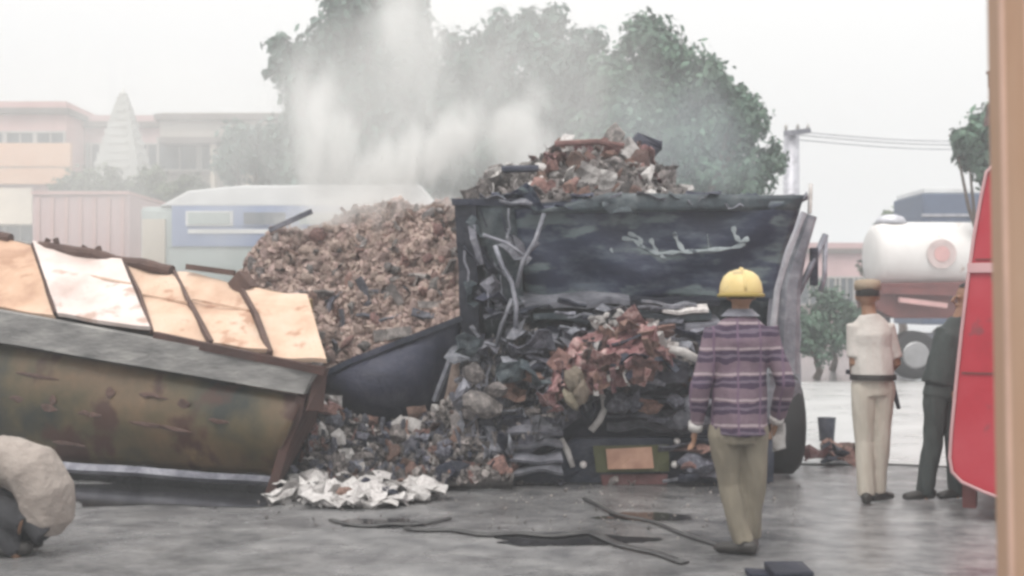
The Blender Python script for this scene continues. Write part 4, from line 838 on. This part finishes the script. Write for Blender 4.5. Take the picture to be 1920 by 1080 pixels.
def hand(mb, w_, d, side, curl=.5):
    """palm and five separate fingers from the wrist w_ along d"""
    w_, d = Vector(w_), Vector(d).normalized(); fw = Vector(side).normalized(); fw = (fw-d*fw.dot(d)).normalized(); nrm = d.cross(fw)
    mb.tube([w_-d*.03, w_+d*.02, w_+d*.055, w_+d*.088], [(.027, .02), (.034, .017), (.040, .016), (.039, .013)], 10, True, tuple(fw))
    for i, (L, o) in enumerate(((.068, -.03), (.078, -.01), (.072, .011), (.056, .030))):
        a = w_+d*.082+fw*o; b = a+d*L*.45+nrm*L*.12*curl; c = b+d*L*.3+nrm*L*.4*curl; e = c+d*L*.14+nrm*L*.35*curl
        mb.tube([a-d*.02, a, b, c, e], [.009, .0092, .0085, .0078, .006], 7, True, tuple(fw))
    a = w_+d*.03-fw*.03; mb.tube([a, a-fw*.02+d*.028, a-fw*.022+d*.055+nrm*.01], [.012, .011, .008], 7, True, tuple(nrm))
def head(mb, c, f, s=1.0):
    """head with face looking along f (horizontal)"""
    c, f = Vector(c), Vector(f).normalized(); r = Vector((f.y, -f.x, 0))
    mb.ball(c+Vector((0, 0, .02))*s-f*.01, (.077*s, .088*s, .10*s) if abs(f.y) > .7 else (.088*s, .077*s, .10*s), 20, 14)
    mb.ball(c-Vector((0, 0, .055))*s+f*.02*s, (.055*s, .055*s, .06*s), 14, 10)
    mb.tube([c+f*.088*s+Vector((0, 0, .02)), c+f*.112*s-Vector((0, 0, .022)), c+f*.088*s-Vector((0, 0, .03))], [.010, .016, .01], 8)
    mb.tube([c+f*.078*s-r*.024-Vector((0, 0, .052)), c+f*.086*s-Vector((0, 0, .054)), c+f*.078*s+r*.024-Vector((0, 0, .052))], [.005, .009, .005], 7)
    for k in (-1, 1):
        mb.ball(c+r*k*.080*s-f*.005, (.014, .022, .032), 10, 8); mb.ball(c+r*k*.032+f*.078*s+Vector((0, 0, .012)), .012, 8, 6)
M_eye = mat('eye', (.03, .02, .015), .2, 5, 0, 0)
def person(root, J, m_shirt, m_tr, m_shoe, face, sleeve=1.0, hem=.0, wr=.010, hips=.155, chest=.19, head_s=1.0, voxel=.0105, face_parts=True, shoe_dir=None):
    """J: joints in local coordinates. One continuous body with clothes over it."""
    V = {k: Vector(v) for k, v in J.items()}
    up = (V['neck']-V['hip']).normalized(); body = MB(); lat = V['sh_r']-V['sh_l']; lat.normalize()
    def limb(mb, pts, rad, n=12, u=None): mb.tube(pts, rad, n, True, tuple(u or lat))
    mid = V['hip'].lerp(V['neck'], .5)
    sh = (V['sh_l']+V['sh_r'])/2
    spine = [V[k] for k in ('s0', 's1', 's2', 's3')] if 's0' in V else None
    if spine: limb(body, [spine[0]]+spine[1:]+[V['neck']], [(hips*.9, .10), (hips, .115), (hips, .115), (chest*.9, .11), (.06, .06)], 16)
    else: limb(body, [V['hip']-up*.08, V['hip'], mid, sh-up*.06, sh+up*.01, V['neck']], [(hips*.85, .10), (hips, .115), (hips*.86, .10), (chest*.95, .115), (chest*.7, .08), (.055, .055)], 16)
    limb(body, [V['neck']-up*.03, V['head']-up*.05], [.06, .052])
    head(body, V['head'], face, head_s)
    for s in 'lr':
        limb(body, [V['sh_'+s]-(V['sh_'+s]-sh)*.25, V['sh_'+s], V['sh_'+s].lerp(V['el_'+s], .5), V['el_'+s], V['el_'+s].lerp(V['wr_'+s], .4), V['wr_'+s]], [.05, .054, .045, .038, .037, .026])
        limb(body, [V['hp_'+s]+up*.03, V['hp_'+s], V['hp_'+s].lerp(V['kn_'+s], .5), V['kn_'+s], V['kn_'+s].lerp(V['an_'+s], .35), V['an_'+s]], [.08, .085, .072, .054, .054, .036])
        hd = Vector(J.get('hd_'+s, V['wr_'+s]-V['el_'+s])); hand(body, V['wr_'+s], hd, J.get('hs_'+s, (0, 1, 0)), J.get('curl', .5))
        f = Vector(J.get('ft_'+s, face)); f.z = 0; f.normalize(); body.tube([V['an_'+s]+Vector((0, 0, -.0)), V['an_'+s]+Vector((0, 0, -.05))+f*.02], [.036, .04], 10)
    bo = remesh(body, 'body', M_skin, root, voxel*.72, 2)
    if face_parts:
        r = Vector((face[1], -face[0], 0)); f = Vector(face).normalized()
        for k in (-1, 1): mb = MB(); mb.ball(V['head']+r*k*.030+f*.087*head_s+Vector((0, 0, .012)), (.009, .009, .006), 8, 6); mb.build('eye', M_eye, root, True, world=False)
    # shirt
    mb = MB(); g = .022
    if spine: limb(mb, [spine[0]+Vector((.0, 0, -.10)), spine[0]+Vector((.02, 0, -.03)), spine[0].lerp(spine[1], .5), spine[1], spine[2], spine[3], V['neck']], [(hips*.7, .10), (hips+.02, .15), (hips+.04, .17), (hips+.05, .17), (chest+.04, .165), (chest+.01, .15), (.08, .08)], 20)
    else: limb(mb, [V['hip']-up*hem, V['hip']+up*.05, mid, sh-up*.06, sh+up*.02, V['neck']+up*.005], [(hips+.038, .15), (hips+.034, .148), (hips*.86+.045, .125), (chest+.012, .135), (chest*.72+.03, .095), (.072, .068)], 18)
    for s in 'lr':
        e = V['sh_'+s].lerp(V['el_'+s], min(1, sleeve)) if sleeve <= 1 else V['el_'+s]
        pts = [V['sh_'+s]-(V['sh_'+s]-sh)*.3, V['sh_'+s], V['sh_'+s].lerp(e, .5), e]; rad = [.068, .072, .064, .060]
        if sleeve > 1: q = V['el_'+s].lerp(V['wr_'+s], sleeve-1); pts += [V['el_'+s].lerp(q, .5), q]; rad += [.052, .042]
        limb(mb, pts, rad)
    remesh(mb, 'shirt', m_shirt, root, voxel, 14 if spine else 4, wr*(1.1 if spine else 1), 7)
    mb = MB(); limb(mb, [V['hip']-up*.12, V['hip']-up*.02, V['hip']+up*.06], [(hips+.01, .12), (hips+.012, .125), (hips, .112)], 16)
    for s in 'lr':
        ank = V['an_'+s]+(V['kn_'+s]-V['an_'+s]).normalized()*.0
        limb(mb, [V['hp_'+s]+up*.05, V['hp_'+s], V['hp_'+s].lerp(V['kn_'+s], .5), V['kn_'+s], V['kn_'+s].lerp(ank, .5), ank-Vector((0, 0, .015))], [.095, .102, .092, .078, .072, .066])
    remesh(mb, 'trousers', m_tr, root, voxel, 3, wr*.9)
    for s in 'lr':
        f = Vector(J.get('ft_'+s, face)); f.z = 0; f.normalize(); a = V['an_'+s]; sd = (-f.y, f.x, 0); mb = MB()
        g0 = Vector((a.x, a.y, 0)); mb.tube([g0-f*.085+Vector((0, 0, .045)), g0-f*.06+Vector((0, 0, .05)), g0+Vector((0, 0, .052)), g0+f*.09+Vector((0, 0, .038)), g0+f*.16+Vector((0, 0, .032)), g0+f*.185+Vector((0, 0, .028))], [(.02, .03), (.042, .045), (.046, .048), (.05, .036), (.044, .029), (.02, .016)], 12, True, sd)
        mb.tube([g0+Vector((0, 0, .04)), a+Vector((0, 0, .02))], [.044, .042], 10); mb.jitter(.001); sh_o = mb.build('shoe', m_shoe, root, True, world=False)
    return V
def hairs(root, c, f, m=M_hair, s=1.0, low=-.06):
    f = Vector(f); mb = MB(); vv = Vector(c)+Vector((0, 0, .026))-f*.014
    mb.ball(vv, (.088*s, .097*s, .108*s) if abs(f.y) > .7 else (.097*s, .088*s, .108*s), 20, 14)
    # open the face side
    fs = []; keep = [(v-vv).dot(f) < .045 or (v-vv).z > .058 for v in mb.v]; keep = [k and (v-vv).z > low for k, v in zip(keep, mb.v)]
    mb.f = [q for q in mb.f if all(keep[i] for i in q)]; mb.v = [v+Vector((noise.noise(v*40), noise.noise(v*43), noise.noise(v*37)))*.004 for v in mb.v]; return mb.build('hair', m, root, True, world=False)

def fireman():
    Y = 7.27; X = P(1392, 0, Y).x; root = empty('person', (X, Y, 0), 'man in yellow helmet and purple plaid shirt seen from behind, khaki trousers', 'person')
    q = lambda x, y, d=0: ((x-1392)*Y/FP, d, CH+(HY-y)*Y/FP)
    J = dict(hip=q(1386, 795), neck=q(1389, 588, .02), head=q(1391, 554, .03), sh_l=q(1338, 620), sh_r=q(1440, 620), el_l=q(1311, 726, -.05), el_r=q(1470, 720, -.04), wr_l=q(1306, 806, .05), wr_r=q(1462, 792, .10),
             hp_l=q(1360, 812), hp_r=q(1412, 812), kn_l=q(1370, 910, .05), kn_r=q(1414, 910, .04), an_l=q(1393, 1014, -.02), an_r=q(1414, 1010, .10), hs_l=(0, -1, 0), hs_r=(0, -1, 0), ft_l=(-.9, .5, 0), ft_r=(.1, 1, 0))
    person(root, J, M_plaid, M_khaki, M_boot, (0, 1, 0), 1.88, .07, .017, .138, .165)
    hairs(root, J['head'], (0, 1, 0))
    c = Vector(J['head'])+Vector((0, 0, .035)); mb = MB(); n = 24; prof = [(.128, -.03), (.133, -.02), (.131, .01), (.124, .045), (.105, .085), (.072, .112), (.03, .126), (.0, .128)]
    vv = [c+Vector((r*math.cos(2*math.pi*k/n), r*1.12*math.sin(2*math.pi*k/n), z)) for r, z in prof for k in range(n)]
    mb.add(vv, [(i*n+k, i*n+(k+1) % n, (i+1)*n+(k+1) % n, (i+1)*n+k) for i in range(len(prof)-1) for k in range(n)])
    mb.build('helmet', M_helmet, root, True, world=False)
    mb = MB(); pts = [c+Vector((.136*math.cos(a), .152*math.sin(a), -.034)) for a in [2*math.pi*k/24 for k in range(25)]]; mb.tube(pts, [(.012, .012)]*25, 6, False, (0, 0, 1)); mb.build('helmet_brim', M_brim, root, True, world=False)
    mb = MB(); pts = [c+Vector((0, .148*math.cos(a), .137*math.sin(a)-.004)) for a in [math.pi*k/14 for k in range(15)]]; mb.tube(pts, .009, 6, True, (1, 0, 0)); mb.build('helmet_ridge', M_helmet, root, True, world=False)
    for s in 'lr':   # collar and pale cuffs
        w_ = Vector(J['wr_'+s]); e = Vector(J['el_'+s]); mb = MB(); mb.tube([w_.lerp(e, .16), w_.lerp(e, -.02)], [.046, .044], 12); mb.build('cuff', M_ash, root, True, world=False)
    nk = Vector(J['neck']); mb = MB(); mb.tube([nk+Vector((0, 0, -.016)), nk+Vector((0, .0, .03))], [(.125, .10), (.072, .068)], 16, False); mb.build('collar', M_greym, root, True, world=False)
    # rag in the right hand
    mb = MB(); a = Vector(q(1465, 808, .10)); mb.slab(a+Vector((-.03, 0, -.14)), a+Vector((.05, 0, -.12)), a+Vector((.045, 0, .04)), a+Vector((-.03, 0, .04)), .012, 5, 8, .06, 12, 2)
    o = mb.build('rag', M_ash, None, True, world=False); o.location = root.location; tag(o, 'pale rag hanging from the hand of the helmeted man', 'rag')
fireman()

def officer():
    Y = 9.12; X = P(1634, 0, Y).x; root = empty('person', (X, Y, 0), 'man in off white shirt and pale khaki trousers beside the red vehicle, back turned', 'person')
    q = lambda x, y, d=0: ((x-1634)*Y/FP, d, CH+(HY-y)*Y/FP)
    J = dict(hip=q(1637, 712), neck=q(1630, 590), head=q(1628, 556, .02), sh_l=q(1602, 612), sh_r=q(1662, 612), el_l=q(1600, 680, -.02), el_r=q(1682, 682, .02), wr_l=q(1612, 702, .16), wr_r=q(1664, 704, .14),
             hd_l=(.6, .6, -.2), hd_r=(-.6, .5, -.1), hp_l=q(1620, 726), hp_r=q(1654, 726), kn_l=q(1622, 826, .03), kn_r=q(1652, 826, .03), an_l=q(1625, 926), an_r=q(1652, 922, .08), hs_l=(0, 0, 1), hs_r=(0, 0, 1), ft_l=(.3, .9, 0), ft_r=(.75, .6, 0))
    person(root, J, M_wshirt, M_ptr, M_boot, (.35, .94, 0), .85, .0, .010, .128, .155)
    hairs(root, J['head'], (.2, .97, 0), M_hair, low=-.03)
    hp = Vector(J['hip']); mb = MB(); mb.tube([hp+Vector((0, 0, .0)), hp+Vector((0, 0, .045))], [(.178, .162), (.176, .160)], 20, False); mb.build('belt', M_boot, root, True, world=False)
    c = Vector(J['head'])+Vector((0, 0, .07)); mb = MB(); mb.tube([c+Vector((0, 0, -.02)), c+Vector((0, 0, .02)), c+Vector((0, 0, .055)), c+Vector((0, 0, .065))], [(.097, .103), (.102, .108), (.095, .10), (.05, .05)], 18); mb.build('cap', M_cap, root, True, world=False)
    mb = MB(); a, b_ = Vector(q(1600, 700, .2)), Vector(q(1664, 702, .16)); mb.tube([a, b_, Vector(q(1682, 720, .12)), Vector(q(1690, 768, .06))], [.02, .022, .024, .016], 8)
    o = mb.build('rifle', M_char, None, True, world=False); o.location = root.location; tag(o, 'dark slung stick like rifle held by the man in the white shirt', 'rifle')
officer()

def guard():
    Y = 9.3; X = P(1760, 0, Y).x; root = empty('person', (X, Y, 0), 'man in dark green uniform half hidden by the red vehicle', 'person')
    q = lambda x, y, d=0: ((x-1760)*Y/FP, d, CH+(HY-y)*Y/FP)
    J = dict(hip=q(1772, 718), neck=q(1800, 594), head=q(1812, 560), sh_l=q(1772, 618), sh_r=q(1826, 622), el_l=q(1764, 684, -.03), el_r=q(1838, 690), wr_l=q(1776, 735, -.10), wr_r=q(1832, 740, -.1),
             hp_l=q(1758, 734), hp_r=q(1788, 734), kn_l=q(1746, 828, -.03), kn_r=q(1790, 828), an_l=q(1733, 922, -.02), an_r=q(1797, 922, .05), hs_l=(0, -1, 0), hs_r=(0, -1, 0), ft_l=(-1, -.15, 0), ft_r=(-.9, -.4, 0))
    person(root, J, M_dgreen, M_dgreen, M_boot, (-1, 0, 0), 1.8, .02, .018, .14, .165)
    hairs(root, J['head'], (-1, 0, 0))
guard()

def squatter():
    Y = 7.3; X = P(60, 0, Y).x; root = empty('person', (X, Y, 0), 'man in tan shirt squatting at the lower left edge with rounded back', 'person')
    q = lambda x, y, d=0: ((x-60)*Y/FP, d, CH+(HY-y)*Y/FP)
    J = dict(hip=q(76, 968), neck=q(-36, 838), head=q(-72, 812), sh_l=q(-10, 862, -.17), sh_r=q(-10, 862, .17), el_l=q(-48, 940, -.2), el_r=q(-48, 940, .2), wr_l=q(-100, 975, -.14), wr_r=q(-100, 975, .14),
             hp_l=q(62, 975, -.1), hp_r=q(62, 975, .1), kn_l=q(-38, 915, -.12), kn_r=q(-38, 925, .12), an_l=q(46, 1022, -.1), an_r=q(40, 1018, .12), hs_l=(0, 0, 1), hs_r=(0, 0, 1), ft_l=(-1, 0, 0), ft_r=(-1, 0, 0), s0=q(84, 968), s1=q(86, 922), s2=q(62, 880), s3=q(8, 858))
    V = person(root, J, M_tan, M_dtr, M_boot, (-1, 0, 0), 1.9, .07, .016, .17, .19)
    hairs(root, J['head'], (-1, 0, 0))
squatter()

# ------------------------------------------------------------------ red vehicle and post at the right edge
M_redv = mat('bright_red_paint', [(.30,.015,.026), (.42,.022,.04), (.46,.05,.07)], .4, 1.6, 0, .1, spots=((.24,.05,.06), 5, .66), contrast=.2); M_trim = mat('pale_pink_trim', (.55, .33, .34), .5, 4, 0, 0)
def red_vehicle():
    Y = 8.4; s = Y/FP
    root = empty('red_vehicle', (4, Y+1.5, 0), 'bright red rounded vehicle cut off by the tan post at the right edge', 'vehicle')
    Lp = [(1890, 934), (1840, 918), (1802, 902), (1785, 884), (1781, 858), (1784, 810), (1792, 720), (1802, 620), (1812, 530), (1824, 440), (1836, 370), (1845, 326), (1862, 308)]
    W = lambda pts: [((x-960)*s, CH+(HY-y)*s) for x, y in pts]
    pv = Vector(((1784-960)*s, Y, 0)); RM = Matrix.Rotation(R(-25), 3, 'Z')
    def turn(b):
        b.v = [pv+RM @ (v-pv) for v in b.v]
    out = W(Lp)+[((2120-960)*s, CH+(HY-300)*s), ((2160-960)*s, CH+(HY-870)*s), ((2100-960)*s, CH+(HY-938)*s)]
    mb = MB(); mb.prism(out, Y, Y+2.6); turn(mb); mb.build('body', M_redv, root, bevel=.018)
    mb = MB(); pts = [Vector((x, Y-.012, z)) for x, z in W(Lp)]; mb.tube(pts, [(.012, .012)]*len(pts), 8, True, (0, 1, 0)); turn(mb); mb.build('edge_trim', M_trim, root, True)
    mb = MB(); mb.span(((1812-960)*s, Y-.025, CH+(HY-512)*s), ((2100-960)*s, Y-.004, CH+(HY-494)*s)); turn(mb); mb.build('band', M_trim, root, bevel=.004)
    mb = MB(); mb.span(((1826-960)*s, Y-.012, CH+(HY-488)*s), ((2080-960)*s, Y-.004, CH+(HY-486)*s)); mb.span(((1802-960)*s, Y-.012, CH+(HY-700)*s), ((2100-960)*s, Y-.004, CH+(HY-697)*s)); turn(mb); mb.build('panel_seam', M_tred, root)
    for dx, dy in ((.42, .42), (1.1, .42), (.42, 2.0)):
        c = pv+RM @ Vector((dx, dy, .27)); wheel(c, .27, .2, root, 'X')
    mb = MB(); mb.span(((1800-960)*s, Y+.15, .07), ((1825-960)*s, Y+.3, .3)); turn(mb); mb.build('step', M_tred, root, bevel=.01)
red_vehicle()
M_post = mat('tan_painted_timber', [(.31,.17,.105), (.40,.25,.165), (.43,.30,.22)], .6, 1.2, 0, .15, stretch=(3, 3, .6), bscale=14)
M_postl = mat('pale_timber_edge', (.56, .37, .29), .6, 3, 0, .05)
def post():
    Y = 3.0; a = P(1874, 0, Y); b_ = P(1893, 1080, Y)
    root = empty('wooden_post', (P(1905, 0, Y).x, Y, 0), 'tan timber post close to the camera at the right edge', 'post')
    sl_ = (b_.x-a.x)/(b_.z-a.z); x = lambda z: a.x+(z-a.z)*sl_; H = 3.3
    mb = MB(); mb.slab((x(0), Y, 0), (x(0)+.066-.0, Y, 0), (x(H)+.062, Y, H), (x(H), Y, H), .08, 1, 12, .002, 3); mb.build('shaft', M_post, root, bevel=.004)
    mb = MB(); mb.slab((x(0)-.001, Y-.006, 0), (x(0)+.011, Y-.006, 0), (x(H)+.009, Y-.006, H), (x(H)-.001, Y-.006, H), .012, 1, 12); mb.build('edge_bead', M_postl, root)
    mb = MB(); mb.slab((x(0)+.070, Y+.03, 0), (x(0)+.10, Y+.03, 0), (x(H)+.096, Y+.03, H), (x(H)+.066, Y+.03, H), .04); mb.build('outer_bead', M_postl, root)
post()

# ------------------------------------------------------------------ smoke
def smoke(name, c, rad, dens, label, col=(.97, .97, .96), fr=.9, thr=(.40, .62), rot=0, seed=0, stretch=(1, 1, .55)):
    m, v = vol_mat(name+'_volume', 0, col, .15); t = m.node_tree; N = t.nodes.new; L = t.links.new
    tc = N('ShaderNodeTexCoord'); ln = N('ShaderNodeVectorMath'); ln.operation = 'LENGTH'; L(tc.outputs['Object'], ln.inputs[0])
    fo = N('ShaderNodeMapRange'); fo.interpolation_type = 'SMOOTHSTEP'; fo.inputs[1].default_value = .55; fo.inputs[2].default_value = 1.0; fo.inputs[3].default_value = 1; fo.inputs[4].default_value = 0; L(ln.outputs['Value'], fo.inputs[0])
    ge = N('ShaderNodeNewGeometry'); mp = N('ShaderNodeMapping'); mp.inputs['Scale'].default_value = stretch; mp.inputs['Location'].default_value = (seed*3.1, seed*1.7, seed); mp.inputs['Rotation'].default_value = (0, rot, 0); L(ge.outputs['Position'], mp.inputs[0])
    n = N('ShaderNodeTexNoise'); n.inputs['Scale'].default_value = fr; n.inputs['Detail'].default_value = 6; n.inputs['Roughness'].default_value = .58; n.inputs['Distortion'].default_value = 1.3; L(mp.outputs[0], n.inputs[0])
    mr = N('ShaderNodeMapRange'); mr.interpolation_type = 'SMOOTHSTEP'; mr.inputs[1].default_value = thr[0]; mr.inputs[2].default_value = thr[1]; er = N('ShaderNodeMath'); er.operation = 'MULTIPLY_ADD'; er.inputs[1].default_value = -.34; er.inputs[2].default_value = .15; L(ln.outputs['Value'], er.inputs[0])
    ea = N('ShaderNodeMath'); L(er.outputs[0], ea.inputs[0]); L(n.outputs[0], ea.inputs[1]); L(ea.outputs[0], mr.inputs[0])
    a = N('ShaderNodeMath'); a.operation = 'MULTIPLY'; L(fo.outputs[0], a.inputs[0]); L(mr.outputs[0], a.inputs[1])
    b = N('ShaderNodeMath'); b.operation = 'MULTIPLY'; b.inputs[1].default_value = dens; L(a.outputs[0], b.inputs[0]); L(b.outputs[0], v.inputs['Density'])
    bm = bmesh.new(); bmesh.ops.create_icosphere(bm, subdivisions=3, radius=1.02); me = bpy.data.meshes.new(name); bm.to_mesh(me); bm.free()
    o = link(name, me, m); o.location = c; o.scale = rad; o.rotation_euler = (0, rot, 0); tag(o, label, kind='stuff'); return o
smoke('smoke_plume', P(625, 300, 13.3), (.65, .6, 1.1), 2.6, 'white smoke column rising from the left of the brown heap', rot=R(-8), thr=(.34, .56), fr=2.0, stretch=(1, 1, .38))
smoke('smoke_plume', P(600, 190, 13.6), (.42, .6, .9), 2.4, 'upper part of the left smoke column fading before the tree', rot=R(10), thr=(.38, .56), seed=3)
smoke('smoke_plume', P(745, 330, 13.2), (.55, .6, 1.1), 2.9, 'white smoke drifting up right from the middle of the heap', rot=R(42), thr=(.34, .54), seed=2, fr=2.0, stretch=(1, 1, .38))
smoke('smoke_plume', P(850, 270, 13.6), (.5, .6, .9), 2.6, 'smoke trailing right above the heap crest', rot=R(40), thr=(.38, .56), seed=5, fr=2.0, stretch=(1, 1, .38))
smoke('smoke_plume', P(980, 230, 13.8), (.5, .7, .95), 2.8, 'white smoke puff rising beside the roof debris', rot=R(20), seed=4)
smoke('smoke_plume', P(760, 90, 14.5), (.9, 1.0, 1.5), 1.1, 'pale smoke thinning out in front of the tall tree', rot=R(-12), seed=6, fr=.8)
smoke('smoke_cloud', P(900, 190, 15), (3.6, 2.0, 2.2), .30, 'broad thin veil of smoke in front of the trees', fr=.6, thr=(.3, .6), seed=8)
smoke('smoke_cloud', P(230, 330, 16), (5.2, 1.4, 2.2), .38, 'thin ground smoke drifting over the left background', fr=.5, thr=(.25, .6), seed=10)
smoke('smoke_cloud', P(1230, 280, 15.5), (2.0, 1.2, 1.3), .20, 'thin bluish smoke behind the burnt lorry visor', col=(.86, .95, .99), fr=.8, thr=(.3, .6), seed=12)
smoke('smoke_plume', P(690, 410, 12.6), (1.5, .5, .45), 3.0, 'low smoke creeping along the crest of the brown heap', fr=1.6, thr=(.35, .6), seed=14)
smoke('smoke_plume', P(1010, 300, 12.4), (.35, .5, .6), 1.6, 'thin smoke wisp curling off the roof debris', fr=1.3, thr=(.38, .58), rot=R(15), seed=16)
smoke('smoke_cloud', P(640, 230, 14.2), (1.9, 1.0, 1.7), .45, 'soft smoke spreading sideways from the heap over the left tree', fr=.9, thr=(.3, .62), rot=R(14), seed=18)
